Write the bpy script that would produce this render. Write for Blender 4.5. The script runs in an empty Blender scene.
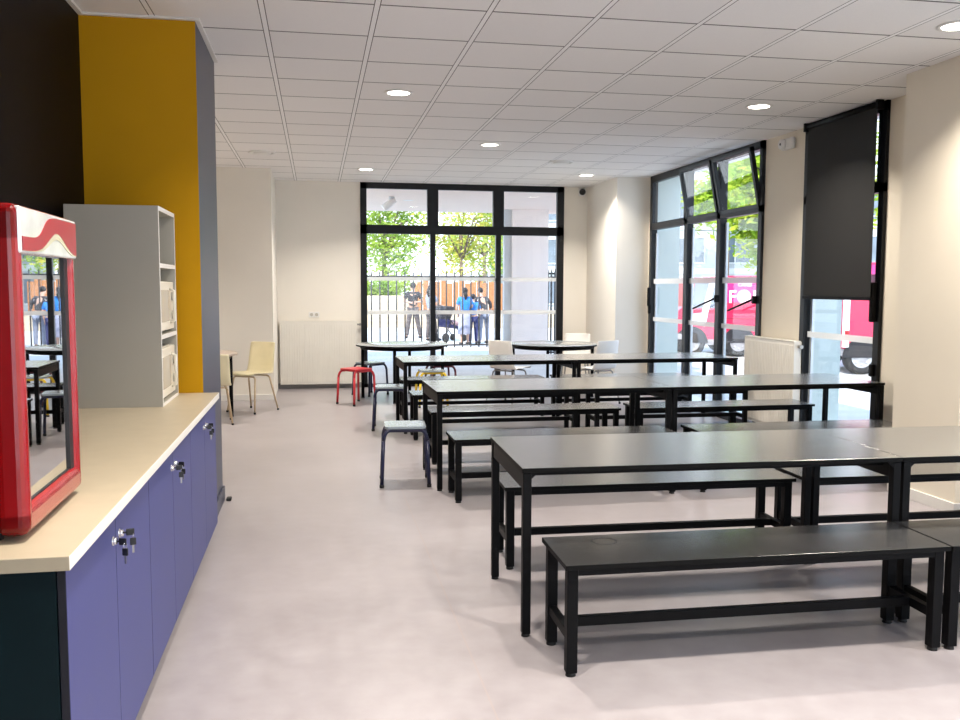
import bpy, bmesh, math, random
from mathutils import Vector, Matrix, noise
random.seed(7)
S = bpy.context.scene
COL = S.collection
PI = math.pi

# ------------------------------------------------------------------ materials
def nd(nt, t, **kw):
    n = nt.nodes.new(t)
    for k, v in kw.items():
        setattr(n, k, v)
    return n

def mat(name, col, rough=0.5, metal=0.0, spec=0.5, var=0.06, scale=6.0, bump=0.0, bscale=60.0, coat=0.0, emit=0.0, rvar=0.0, ior=1.5):
    m = bpy.data.materials.new(name); m.use_nodes = True
    nt = m.node_tree; b = nt.nodes['Principled BSDF']
    tc = nd(nt, 'ShaderNodeTexCoord'); nz = nd(nt, 'ShaderNodeTexNoise')
    nz.inputs['Scale'].default_value = scale; nz.inputs['Detail'].default_value = 4
    nt.links.new(tc.outputs['Object'], nz.inputs['Vector'])
    mp = nd(nt, 'ShaderNodeMapRange')
    mp.inputs['From Min'].default_value = .3; mp.inputs['From Max'].default_value = .7
    mp.inputs['To Min'].default_value = 1 - var; mp.inputs['To Max'].default_value = 1 + var
    nt.links.new(nz.outputs['Fac'], mp.inputs['Value'])
    mx = nd(nt, 'ShaderNodeVectorMath', operation='SCALE')
    mx.inputs[0].default_value = col[:3]
    nt.links.new(mp.outputs['Result'], mx.inputs['Scale'])
    nt.links.new(mx.outputs['Vector'], b.inputs['Base Color'])
    b.inputs['Roughness'].default_value = rough; b.inputs['Metallic'].default_value = metal
    b.inputs['Specular IOR Level'].default_value = spec
    b.inputs['Coat Weight'].default_value = coat
    b.inputs['IOR'].default_value = ior
    b.inputs['Coat Roughness'].default_value = .05
    if rvar:
        r2 = nd(nt, 'ShaderNodeMapRange')
        r2.inputs['To Min'].default_value = rough - rvar; r2.inputs['To Max'].default_value = rough + rvar
        nt.links.new(nz.outputs['Fac'], r2.inputs['Value']); nt.links.new(r2.outputs['Result'], b.inputs['Roughness'])
    if bump:
        n2 = nd(nt, 'ShaderNodeTexNoise'); n2.inputs['Scale'].default_value = bscale
        nt.links.new(tc.outputs['Object'], n2.inputs['Vector'])
        bp = nd(nt, 'ShaderNodeBump'); bp.inputs['Strength'].default_value = bump; bp.inputs['Distance'].default_value = .004
        nt.links.new(n2.outputs['Fac'], bp.inputs['Height']); nt.links.new(bp.outputs['Normal'], b.inputs['Normal'])
    if emit:
        b.inputs['Emission Color'].default_value = (*col[:3], 1); b.inputs['Emission Strength'].default_value = emit
    return m

def glass_mat(name, tint=(1, 1, 1), refl=1.0):
    m = bpy.data.materials.new(name); m.use_nodes = True
    nt = m.node_tree; nt.nodes.remove(nt.nodes['Principled BSDF'])
    out = nt.nodes['Material Output']
    t = nd(nt, 'ShaderNodeBsdfTransparent'); t.inputs['Color'].default_value = (*tint, 1)
    g = nd(nt, 'ShaderNodeBsdfGlossy'); g.inputs['Roughness'].default_value = .01
    lw = nd(nt, 'ShaderNodeLayerWeight'); lw.inputs['Blend'].default_value = .5      # facing = 1 - |cos|
    f = nd(nt, 'ShaderNodeMath', operation='POWER'); f.inputs[1].default_value = 5; nt.links.new(lw.outputs['Facing'], f.inputs[0])
    mu = nd(nt, 'ShaderNodeMath', operation='MULTIPLY_ADD', use_clamp=True); mu.inputs[1].default_value = .9 * refl; mu.inputs[2].default_value = .025 * refl
    x = nd(nt, 'ShaderNodeMixShader')
    nt.links.new(f.outputs[0], mu.inputs[0]); nt.links.new(mu.outputs[0], x.inputs[0])
    nt.links.new(t.outputs[0], x.inputs[1]); nt.links.new(g.outputs[0], x.inputs[2])
    nt.links.new(x.outputs[0], out.inputs['Surface'])
    return m

def leaf_mat(name, c1, c2):
    m = bpy.data.materials.new(name); m.use_nodes = True
    nt = m.node_tree; nt.nodes.remove(nt.nodes['Principled BSDF']); out = nt.nodes['Material Output']
    tc = nd(nt, 'ShaderNodeTexCoord'); nz = nd(nt, 'ShaderNodeTexNoise'); nz.inputs['Scale'].default_value = 1.6
    nt.links.new(tc.outputs['Object'], nz.inputs['Vector'])
    r = nd(nt, 'ShaderNodeValToRGB')
    r.color_ramp.elements[0].color = (*c1, 1); r.color_ramp.elements[0].position = .35
    r.color_ramp.elements[1].color = (*c2, 1); r.color_ramp.elements[1].position = .65
    nt.links.new(nz.outputs['Fac'], r.inputs[0])
    d = nd(nt, 'ShaderNodeBsdfDiffuse'); t = nd(nt, 'ShaderNodeBsdfTranslucent'); x = nd(nt, 'ShaderNodeMixShader')
    x.inputs[0].default_value = .52
    nt.links.new(r.outputs[0], d.inputs[0]); nt.links.new(r.outputs[0], t.inputs[0])
    nt.links.new(d.outputs[0], x.inputs[1]); nt.links.new(t.outputs[0], x.inputs[2])
    nt.links.new(x.outputs[0], out.inputs[0])
    return m

def translucent_mat(name, col, opac, rough=.8):
    m = bpy.data.materials.new(name); m.use_nodes = True
    nt = m.node_tree; b = nt.nodes['Principled BSDF']; out = nt.nodes['Material Output']
    b.inputs['Base Color'].default_value = (*col, 1); b.inputs['Roughness'].default_value = rough
    tc = nd(nt, 'ShaderNodeTexCoord'); nz = nd(nt, 'ShaderNodeTexNoise'); nz.inputs['Scale'].default_value = 300
    nt.links.new(tc.outputs['Object'], nz.inputs['Vector'])
    mp = nd(nt, 'ShaderNodeMapRange'); mp.inputs['To Min'].default_value = opac - .03; mp.inputs['To Max'].default_value = min(1, opac + .03)
    nt.links.new(nz.outputs['Fac'], mp.inputs['Value'])
    t = nd(nt, 'ShaderNodeBsdfTransparent'); x = nd(nt, 'ShaderNodeMixShader')
    nt.links.new(mp.outputs['Result'], x.inputs[0])
    nt.links.new(t.outputs[0], x.inputs[1]); nt.links.new(b.outputs[0], x.inputs[2]); nt.links.new(x.outputs[0], out.inputs[0])
    return m

def laminate_mat(name, col, rough, gmax, pw):
    """matt black laminate: nearly black from above, a soft sheen at grazing angles"""
    m = mat(name, col, .5, spec=.0, var=.08, scale=3); nt = m.node_tree
    b = nt.nodes['Principled BSDF']; out = nt.nodes['Material Output']
    lw = nd(nt, 'ShaderNodeLayerWeight'); lw.inputs['Blend'].default_value = .5
    p = nd(nt, 'ShaderNodeMath', operation='POWER'); p.inputs[1].default_value = pw; nt.links.new(lw.outputs['Facing'], p.inputs[0])
    ma = nd(nt, 'ShaderNodeMath', operation='MULTIPLY_ADD', use_clamp=True); ma.inputs[1].default_value = gmax; ma.inputs[2].default_value = .025; nt.links.new(p.outputs[0], ma.inputs[0])
    g = nd(nt, 'ShaderNodeBsdfAnisotropic', distribution='MULTI_GGX'); g.inputs['Roughness'].default_value = rough
    x = nd(nt, 'ShaderNodeMixShader'); nt.links.new(ma.outputs[0], x.inputs[0]); nt.links.new(b.outputs[0], x.inputs[1]); nt.links.new(g.outputs[0], x.inputs[2])
    nt.links.new(x.outputs[0], out.inputs['Surface'])
    return m

def ceiling_mat():
    m = bpy.data.materials.new('suspended ceiling'); m.use_nodes = True
    nt = m.node_tree; b = nt.nodes['Principled BSDF']; L = nt.links.new
    geo = nd(nt, 'ShaderNodeNewGeometry'); sp = nd(nt, 'ShaderNodeSeparateXYZ'); L(geo.outputs['Position'], sp.inputs[0])
    def M(op, a, bb=None):
        n = nd(nt, 'ShaderNodeMath', operation=op)
        for i, v in enumerate((a, bb)):
            if v is None: continue
            if isinstance(v, (int, float)): n.inputs[i].default_value = v
            else: L(v, n.inputs[i])
        return n.outputs[0]
    def dist(coord, off):     # distance (m) from the nearest grid line
        f = M('FRACT', M('DIVIDE', M('SUBTRACT', coord, off), .6))
        return M('MULTIPLY', M('SUBTRACT', .5, M('ABSOLUTE', M('SUBTRACT', f, .5))), .6)
    dx = dist(sp.outputs['X'], -.2674); dy = dist(sp.outputs['Y'], 4.824)
    bar = M('LESS_THAN', dx, .013)                   # main tees: white metal
    gx = M('MULTIPLY', M('LESS_THAN', dx, .018), M('GREATER_THAN', dx, .013))   # shadow gap beside the tees
    gy = M('LESS_THAN', dy, .008)                    # butt joints between the tiles
    dark = M('MULTIPLY', M('MAXIMUM', gx, gy), M('SUBTRACT', 1, bar))
    nz = nd(nt, 'ShaderNodeTexNoise'); nz.inputs['Scale'].default_value = 90; L(geo.outputs['Position'], nz.inputs['Vector'])
    vor = nd(nt, 'ShaderNodeTexWhiteNoise', noise_dimensions='2D')
    cx = nd(nt, 'ShaderNodeCombineXYZ')
    L(M('FLOOR', M('DIVIDE', M('SUBTRACT', sp.outputs['X'], -.2674), .6)), cx.inputs[0])
    L(M('FLOOR', M('DIVIDE', M('SUBTRACT', sp.outputs['Y'], 4.824), .6)), cx.inputs[1])
    L(cx.outputs[0], vor.inputs['Vector'])
    val = M('ADD', M('ADD', .955, M('MULTIPLY', vor.outputs['Value'], .045)), M('MULTIPLY', M('SUBTRACT', nz.outputs['Fac'], .5), .05))
    sc = nd(nt, 'ShaderNodeVectorMath', operation='SCALE'); sc.inputs[0].default_value = (.88, .865, .85); L(val, sc.inputs['Scale'])
    mx = nd(nt, 'ShaderNodeMix', data_type='RGBA'); L(bar, mx.inputs['Factor']); L(sc.outputs[0], mx.inputs['A']); mx.inputs['B'].default_value = (.92, .91, .90, 1)
    m2 = nd(nt, 'ShaderNodeMix', data_type='RGBA'); L(dark, m2.inputs['Factor']); L(mx.outputs['Result'], m2.inputs['A']); m2.inputs['B'].default_value = (.13, .125, .12, 1)
    L(m2.outputs['Result'], b.inputs['Base Color'])
    b.inputs['Roughness'].default_value = .85
    h = M('SUBTRACT', M('MULTIPLY', bar, 1.0), dark)
    bp = nd(nt, 'ShaderNodeBump'); bp.inputs['Strength'].default_value = .4; bp.inputs['Distance'].default_value = .006
    L(h, bp.inputs['Height']); L(bp.outputs['Normal'], b.inputs['Normal'])
    return m

def floor_mat():
    m = bpy.data.materials.new('mottled vinyl floor'); m.use_nodes = True
    nt = m.node_tree; b = nt.nodes['Principled BSDF']; L = nt.links.new
    geo = nd(nt, 'ShaderNodeNewGeometry'); sp = nd(nt, 'ShaderNodeSeparateXYZ'); L(geo.outputs['Position'], sp.inputs[0])
    n1 = nd(nt, 'ShaderNodeTexNoise'); n1.inputs['Scale'].default_value = 1.1; n1.inputs['Detail'].default_value = 6; n1.inputs['Roughness'].default_value = .65
    n2 = nd(nt, 'ShaderNodeTexNoise'); n2.inputs['Scale'].default_value = 9; n2.inputs['Detail'].default_value = 5
    L(geo.outputs['Position'], n1.inputs['Vector']); L(geo.outputs['Position'], n2.inputs['Vector'])
    r = nd(nt, 'ShaderNodeValToRGB')
    r.color_ramp.elements[0].color = (.26, .232, .238, 1); r.color_ramp.elements[0].position = .3
    r.color_ramp.elements[1].color = (.345, .317, .325, 1); r.color_ramp.elements[1].position = .68
    av = nd(nt, 'ShaderNodeMath', operation='MULTIPLY_ADD'); av.inputs[1].default_value = .45
    L(n2.outputs['Fac'], av.inputs[0])
    hf = nd(nt, 'ShaderNodeMath', operation='MULTIPLY'); hf.inputs[1].default_value = .55; L(n1.outputs['Fac'], hf.inputs[0]); L(hf.outputs[0], av.inputs[2])
    L(av.outputs[0], r.inputs[0])
    # welded seams of the vinyl sheets, 2 m apart
    def M(op, a, bb=None):
        n = nd(nt, 'ShaderNodeMath', operation=op)
        for i, v in enumerate((a, bb)):
            if v is None: continue
            if isinstance(v, (int, float)): n.inputs[i].default_value = v
            else: L(v, n.inputs[i])
        return n.outputs[0]
    f = M('FRACT', M('DIVIDE', M('SUBTRACT', sp.outputs['X'], .586 - 1.0), 2.0))
    seam = M('LESS_THAN', M('MULTIPLY', M('ABSOLUTE', M('SUBTRACT', f, .5)), 2.0), .0035)
    mx = nd(nt, 'ShaderNodeMix', data_type='RGBA'); L(M('MULTIPLY', seam, .6), mx.inputs['Factor']); L(r.outputs[0], mx.inputs['A']); mx.inputs['B'].default_value = (.33, .27, .25, 1)
    L(mx.outputs['Result'], b.inputs['Base Color'])
    rr = nd(nt, 'ShaderNodeMapRange'); rr.inputs['To Min'].default_value = .26; rr.inputs['To Max'].default_value = .42
    L(n2.outputs['Fac'], rr.inputs['Value']); L(rr.outputs['Result'], b.inputs['Roughness'])
    bp = nd(nt, 'ShaderNodeBump'); bp.inputs['Strength'].default_value = .05; bp.inputs['Distance'].default_value = .01
    L(n2.outputs['Fac'], bp.inputs['Height']); L(bp.outputs['Normal'], b.inputs['Normal'])
    return m

MT = dict(
    wall=mat('cream wall paint', (.76, .695, .575), .7, var=.02, scale=2, bump=.05, bscale=150),
    wallwhite=mat('white wall paint', (.80, .755, .675), .7, var=.02, scale=2, bump=.05, bscale=150),
    darkwall=mat('black aubergine wall paint', (.0035, .0025, .003), .5, spec=.07, var=.2, scale=1.5),
    yellow=mat('mustard yellow paint', (.50, .255, .001), .7, spec=.2, var=.03, scale=3, bump=.05, bscale=150),
    bluewall=mat('grey blue wall paint', (.028, .032, .06), .38, spec=.5, var=.05, scale=2),
    ceiling=ceiling_mat(), floor=floor_mat(),
    base_white=mat('white skirting', (.72, .70, .66), .45, var=.03),
    base_shaded=mat('shade-greyed skirting', (.30, .28, .27), .5, var=.06),
    frame=mat('black aluminium', (.006, .0065, .008), .4, spec=.3, var=.1),
    frame_grey=mat('dark grey aluminium', (.018, .020, .024), .42, spec=.3, var=.08),
    alu=mat('pale aluminium spacer', (.62, .66, .70), .35, metal=.4, var=.05),
    glass=glass_mat('window glass'),
    film=translucent_mat('white frosted film', (.86, .88, .88), .70),
    blind=translucent_mat('charcoal screen fabric', (.005, .0045, .004), .975),
    black=mat('black powder coated steel', (.0025, .0025, .003), .5, spec=.12, var=.15),
    tabletop=laminate_mat('black laminate', (.042, .042, .041), .25, 1.0, 1.9),
    benchtop=laminate_mat('black bench laminate', (.013, .013, .014), .25, 1.0, 2.4),
    edge=mat('black laminate edge', (.0025, .0025, .0025), .55, spec=.12, var=.1),
    rubber=mat('black rubber', (.012, .012, .012), .7, var=.1),
    countertop=mat('cream laminate worktop', (.43, .365, .26), .42, var=.03, scale=12),
    counteredge=mat('pale worktop edge', (.78, .75, .69), .4, var=.02),
    door_blue=mat('periwinkle blue melamine', (.047, .056, .195), .42, spec=.3, var=.03, scale=3),
    carcass=mat('dark teal melamine', (.003, .012, .015), .5, spec=.15, var=.1),
    doorblack=mat('black edging', (.006, .006, .012), .5, var=.1),
    chrome=mat('chrome', (.75, .75, .76), .15, metal=1, var=.04),
    key_black=mat('black key plastic', (.008, .008, .009), .4, var=.1),
    shelfwhite=mat('grey white melamine', (.39, .37, .315), .45, var=.02, scale=3),
    shelfedge=mat('white melamine edge', (.74, .72, .68), .45, var=.02),
    microwave=mat('cream white enamel', (.72, .68, .58), .4, var=.03),
    mwdoor=mat('greyish microwave window', (.50, .48, .42), .2, var=.05),
    red=mat('glossy red plastic', (.29, .003, .005), .22, spec=.5, var=.05, coat=.5),
    redflat=mat('red printed ribbon', (.30, .004, .012), .3, spec=.3, var=.06),
    silver=mat('silver printed panel', (.78, .77, .76), .2, metal=.35, var=.12, scale=14, coat=.5),
    gold=mat('pale gold print', (.70, .62, .46), .25, metal=.3, var=.08, coat=.5),
    fridgein=mat('grey fridge liner', (.10, .11, .12), .4, var=.04),
    fridgeshelf=mat('pale blue shelf strip', (.30, .34, .37), .35, var=.04),
    dark=mat('dark interior', (.01, .01, .012), .5, var=.1),
    fridgeglass=glass_mat('fridge door glass', (.80, .84, .86), 5.0),
    radiator=mat('white radiator enamel', (.76, .73, .66), .4, var=.02),
    plastic_white=mat('white plastic', (.78, .77, .74), .4, var=.03),
    lamp=mat('lit diffuser', (1.0, .93, .82), .5, emit=9.0),
    navy=mat('navy blue tube', (.006, .008, .042), .35, var=.1),
    stoolseat=laminate_mat('pale blue grey laminate', (.34, .39, .43), .26, .9, 2.6),
    redtube=mat('red tube', (.52, .02, .03), .35, var=.08),
    yellowtube=mat('yellow tube', (.80, .55, .02), .35, var=.06),
    maroon=mat('maroon tube', (.10, .012, .018), .35, var=.08),
    beige=mat('cream chair shell', (.74, .66, .43), .45, var=.04),
    taupe=mat('taupe chair shell', (.62, .54, .42), .45, var=.04),
    offwhite=mat('white chair shell', (.82, .80, .76), .42, var=.03),
    woodleg=mat('tan metal chair leg', (.58, .44, .28), .4, var=.1, scale=30),
    steel=mat('steel tube', (.35, .34, .32), .3, metal=.8, var=.05),
    browntop=mat('brown laminate top', (.42, .34, .27), .4, var=.08, scale=14),
    roundtop=laminate_mat('pale grey laminate top', (.26, .30, .32), .24, 1.0, 2.2),
    concrete=mat('pale paving', (.56, .54, .51), .85, var=.10, scale=1.2, bump=.1, bscale=30),
    asphalt=mat('pale asphalt', (.40, .395, .39), .9, var=.1, scale=2),
    render_out=mat('white outside render', (.84, .77, .73), .85, var=.02, scale=2),
    soffit=mat('pinkish white soffit', (.82, .71, .63), .8, var=.02, scale=2),
    reveal=mat('pale green grey cladding', (.58, .66, .63), .7, var=.03, scale=3),
    fence=mat('black steel fence', (.018, .017, .018), .5, var=.1),
    timber=mat('orange timber boards', (.36, .155, .06), .75, var=.22, scale=9),
    sandwall=mat('sand coloured wall', (.50, .42, .31), .85, var=.06, scale=4),
    facade=mat('grey blue facade panels', (.42, .46, .50), .7, var=.08, scale=.8),
    facade2=mat('grey facade band', (.55, .58, .60), .7, var=.05),
    winglass=mat('dark facade window', (.16, .20, .25), .12, var=.2, scale=2),
    pink=mat('crimson pink van paint', (.52, .010, .065), .3, var=.04, coat=.4),
    magenta=mat('magenta van panel', (.52, .025, .19), .3, var=.04, coat=.4),
    vanwhite=mat('white lettering', (.90, .90, .90), .5, var=.02),
    vanlight=mat('white van graphic', (.86, .85, .84), .4, var=.03),
    tyre=mat('tyre rubber', (.022, .022, .022), .8, var=.15),
    hub=mat('grey hub cap', (.45, .46, .47), .35, metal=.5, var=.08),
    vanskirt=mat('grey van skirt', (.32, .32, .33), .6, var=.08),
    leaf=leaf_mat('green leaves', (.20, .36, .05), (.48, .58, .13)),
    leafyellow=leaf_mat('yellowing leaves', (.34, .44, .08), (.62, .54, .13)),
    leafbright=leaf_mat('bright lime leaves', (.24, .42, .04), (.50, .58, .08)),
    bark=mat('tree bark', (.16, .12, .09), .9, var=.25, scale=12),
    skin=mat('skin', (.48, .30, .22), .6, var=.05),
    hair=mat('dark hair', (.015, .011, .010), .55, var=.2),
    shirt_dark=mat('dark grey cloth', (.032, .03, .036), .85, var=.15),
    shirt_blue=mat('blue cloth', (.03, .22, .62), .8, var=.2, scale=9),
    grey_cloth=mat('blue grey cloth', (.22, .25, .33), .85, var=.12),
    trouser=mat('brown grey cloth', (.10, .085, .085), .85, var=.12),
    skirt=mat('pale blue grey skirt cloth', (.30, .31, .40), .85, var=.1),
    navycloth=mat('navy cloth', (.03, .035, .12), .85, var=.1),
    pinkcloth=mat('pinkish patterned cloth', (.42, .26, .26), .85, var=.35, scale=16),
    shoe=mat('dark shoe', (.03, .028, .028), .6, var=.1),
    eye=mat('eye', (.03, .02, .015), .2, var=.05),
    lip=mat('lips', (.36, .14, .12), .5, var=.05),
)

# ------------------------------------------------------------------ mesh helpers
def box(bm, x0, x1, y0, y1, z0, z1, bev=0.0, mi=0, seg=2):
    t = bmesh.new()
    bmesh.ops.create_cube(t, size=1)
    for v in t.verts:
        v.co = Vector((x0 + (v.co.x + .5) * (x1 - x0), y0 + (v.co.y + .5) * (y1 - y0), z0 + (v.co.z + .5) * (z1 - z0)))
    if bev:
        bmesh.ops.bevel(t, geom=t.edges[:], offset=bev, segments=seg, affect='EDGES', profile=.5)
    merge(bm, t, mi)

def merge(bm, t, mi=0, M=None):
    if M is not None: t.transform(M)
    for f in t.faces: f.material_index = mi
    me = bpy.data.meshes.new('tmp'); t.to_mesh(me); t.free()
    bm.from_mesh(me)
    bpy.data.meshes.remove(me)

def cyl(bm, p, q, r, r2=None, seg=14, mi=0):
    p, q = Vector(p), Vector(q); d = q - p
    t = bmesh.new()
    bmesh.ops.create_cone(t, cap_ends=True, segments=seg, radius1=r, radius2=r if r2 is None else r2, depth=d.length)
    M = Matrix.Translation((p + q) / 2) @ d.to_track_quat('Z', 'Y').to_matrix().to_4x4()
    for f in t.faces: f.smooth = len(f.verts) == 4
    merge(bm, t, mi, M)

def tube(bm, pts, r, seg=10, mi=0, closed=False):
    pts = [Vector(p) for p in pts]; n = len(pts); rings = []
    t = bmesh.new(); up = None
    for i, p in enumerate(pts):
        if closed: d = (pts[(i + 1) % n] - pts[i - 1]).normalized()
        else: d = (pts[min(i + 1, n - 1)] - pts[max(i - 1, 0)]).normalized()
        if up is None:
            up = Vector((0, 0, 1)) if abs(d.z) < .9 else Vector((1, 0, 0))
        s = d.cross(up).normalized(); up = s.cross(d).normalized()
        rr = r[i] if isinstance(r, (list, tuple)) else r
        rings.append([t.verts.new(p + (s * math.cos(2 * PI * k / seg) + up * math.sin(2 * PI * k / seg)) * rr) for k in range(seg)])
    for i in range(n if closed else n - 1):
        a, b = rings[i], rings[(i + 1) % n]
        for k in range(seg):
            f = t.faces.new((a[k], a[(k + 1) % seg], b[(k + 1) % seg], b[k])); f.smooth = True
    if not closed:
        t.faces.new(rings[0][::-1]); t.faces.new(rings[-1])
    bmesh.ops.recalc_face_normals(t, faces=t.faces[:])
    merge(bm, t, mi)

def arc(a, b, c, n=6):      # quadratic bend from a to c around b
    a, b, c = Vector(a), Vector(b), Vector(c)
    return [a * (1 - u) ** 2 + b * 2 * u * (1 - u) + c * u * u for u in [i / n for i in range(n + 1)]]

def lathe(bm, prof, seg=32, M=None, mi=0):
    t = bmesh.new(); rings = []
    for r, z in prof:
        rings.append([t.verts.new((r * math.cos(2 * PI * k / seg), r * math.sin(2 * PI * k / seg), z)) for k in range(seg)] if r > 1e-6 else [t.verts.new((0, 0, z))])
    for a, b in zip(rings, rings[1:]):
        for k in range(seg):
            k2 = (k + 1) % seg
            if len(a) == 1: vs = (a[0], b[k], b[k2])
            elif len(b) == 1: vs = (a[k], a[k2], b[0])
            else: vs = (a[k], a[k2], b[k2], b[k])
            f = t.faces.new(vs); f.smooth = True
    bmesh.ops.recalc_face_normals(t, faces=t.faces[:])
    merge(bm, t, mi, M)

def prism(bm, pts, axis, a, b, mi=0):
    """polygon pts (2D) extruded along axis 'X','Y' or 'Z' between a and b"""
    t = bmesh.new()
    def P(u, v, w): return {'X': (w, u, v), 'Y': (u, w, v), 'Z': (u, v, w)}[axis]
    lo = [t.verts.new(P(u, v, a)) for u, v in pts]; hi = [t.verts.new(P(u, v, b)) for u, v in pts]
    t.faces.new(lo[::-1]); t.faces.new(hi)
    for i in range(len(pts)):
        j = (i + 1) % len(pts); t.faces.new((lo[i], lo[j], hi[j], hi[i]))
    bmesh.ops.recalc_face_normals(t, faces=t.faces[:])
    merge(bm, t, mi)

def ball(bm, c, r, M=None, mi=0, u=12, v=8):
    t = bmesh.new(); bmesh.ops.create_uvsphere(t, u_segments=u, v_segments=v, radius=1)
    if isinstance(r, (int, float)): r = (r, r, r)
    for f in t.faces: f.smooth = True
    T = Matrix.Translation(c) @ Matrix.Diagonal((*r, 1))
    merge(bm, t, mi, T if M is None else M @ T)

def obj(name, bm, mats, parent=None, loc=None, rot=None, smooth_angle=None):
    me = bpy.data.meshes.new(name)
    if isinstance(bm, bmesh.types.BMesh):
        bm.to_mesh(me); bm.free()
    else:
        me = bm
    o = bpy.data.objects.new(name, me); COL.objects.link(o)
    for m in (mats if isinstance(mats, (list, tuple)) else [mats]):
        me.materials.append(MT[m])
    if parent: o.parent = parent
    if loc: o.location = loc
    if rot: o.rotation_euler = rot
    return o

def NB(): return bmesh.new()

def bx(*a, **k):
    bm = NB(); box(bm, *a, **k); return bm

def tag(o, label=None, cat=None, group=None, kind=None):
    if label: o['label'] = label
    if cat: o['category'] = cat
    if group: o['group'] = group
    if kind: o['kind'] = kind
    return o

def thing(name, label, cat, loc=(0, 0, 0), rz=0.0, group=None):
    o = bpy.data.objects.new(name, None); COL.objects.link(o); o.empty_display_size = .1
    o.location = loc; o.rotation_euler = (0, 0, rz)
    return tag(o, label, cat, group)

def struct(name, bm, mats, parent=None):
    o = obj(name, bm, mats, parent)
    if not parent: o['kind'] = 'structure'
    return o

def dup(root, loc, rz, label, group=None):
    kids = {}
    for o in bpy.data.objects:
        if o.parent: kids.setdefault(o.parent.name, []).append(o)
    def cp(o, parent):
        c = o.copy(); COL.objects.link(c)
        if parent: c.parent = parent
        for k in kids.get(o.name, []): cp(k, c)
        return c
    r = cp(root, None); r.location = loc; r.rotation_euler = (0, 0, rz); r['label'] = label
    if group: r['group'] = group
    return r

def wrect(bm, axis, d0, d1, u0, u1, z0, z1, holes=(), mi=0):
    """wall slab with rectangular openings (list of (u0,u1,z0,z1)); axis = normal axis"""
    us = sorted({u0, u1, *[h[0] for h in holes], *[h[1] for h in holes]})
    zs = sorted({z0, z1, *[h[2] for h in holes], *[h[3] for h in holes]})
    for i in range(len(us) - 1):
        for j in range(len(zs) - 1):
            cu, cz = (us[i] + us[i + 1]) / 2, (zs[j] + zs[j + 1]) / 2
            if any(h[0] < cu < h[1] and h[2] < cz < h[3] for h in holes): continue
            if axis == 'X': box(bm, d0, d1, us[i], us[i + 1], zs[j], zs[j + 1], mi=mi)
            else: box(bm, us[i], us[i + 1], d0, d1, zs[j], zs[j + 1], mi=mi)
    bmesh.ops.remove_doubles(bm, verts=bm.verts[:], dist=1e-5)
    seen = {}
    for f in bm.faces[:]:
        seen.setdefault(tuple(sorted(v.index for v in f.verts)), []).append(f)
    bm.verts.index_update()
    seen = {}
    for f in bm.faces[:]:
        seen.setdefault(tuple(sorted(v.index for v in f.verts)), []).append(f)
    bmesh.ops.delete(bm, geom=[f for fs in seen.values() if len(fs) > 1 for f in fs], context='FACES_ONLY')

H = 2.926
XW, YW, XL = 4.45, 12.89, -1.25
Y0 = -2.6
# ------------------------------------------------------------------ room shell
struct('floor', bx(-2.7, 4.86, Y0, YW + .3, -.12, 0), 'floor')
struct('ceiling', bx(-2.7, 4.86, Y0, YW + .3, H, H + .05), 'ceiling')
struct('roof_slab', bx(-3.2, 4.9, Y0 - .3, YW + .35, H + .06, H + .5), 'render_out')
bm = NB(); wrect(bm, 'X', XL - .2, XL, Y0, 5.27, 0, H); struct('wall_left', bm, 'darkwall')
bm = NB(); wrect(bm, 'X', -2.7, -2.6, 6.2, YW, 0, H); struct('wall_far_left', bm, 'wall')
bm = NB(); wrect(bm, 'Y', 6.1, 6.2, -2.7, XL + .01, 0, H); struct('wall_return_left', bm, 'wall')
# yellow column: mustard front, grey-blue side
bm = NB(); box(bm, XL, -.643, 5.27, 6.2, 0, H)
for f in bm.faces:
    n = f.normal
    f.material_index = 0 if f.normal.y < -.5 else 1
struct('wall_column', bm, ['yellow', 'bluewall'])
W1 = (.627, 3.62)
bm = NB(); wrect(bm, 'Y', YW, YW + .3, -2.7, 4.86, 0, H, [(W1[0], W1[1], 0.0, H)]); struct('wall_back', bm, 'wallwhite')
struct('wall_chase', bx(-2.6, -.545, 11.62, YW, 0, H), 'wallwhite')
WR = [(8.40, 11.47, .04, H), (6.43, 7.62, .04, H), (-1.2, 4.4, .04, H)]
bm = NB(); wrect(bm, 'X', XW, XW + .4, Y0, YW + .3, 0, H, WR)
for f in bm.faces:
    c = f.calc_center_median()
    f.material_index = 1 if (c.x > XW + .05) else 0
struct('wall_right', bm, ['wall', 'reveal'])
struct('wall_pilaster', bx(4.03, XW, 5.0, 5.66, 0, H), 'wall')
struct('wall_corner', bx(3.985, XW, 11.56, YW, 0, H), 'wallwhite')
bm = NB(); wrect(bm, 'Y', Y0 - .2, Y0, -2.7, 4.86, 0, H, [(-1.0, 4.0, .04, H - .2)]); struct('wall_front', bm, 'wallwhite')
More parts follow.
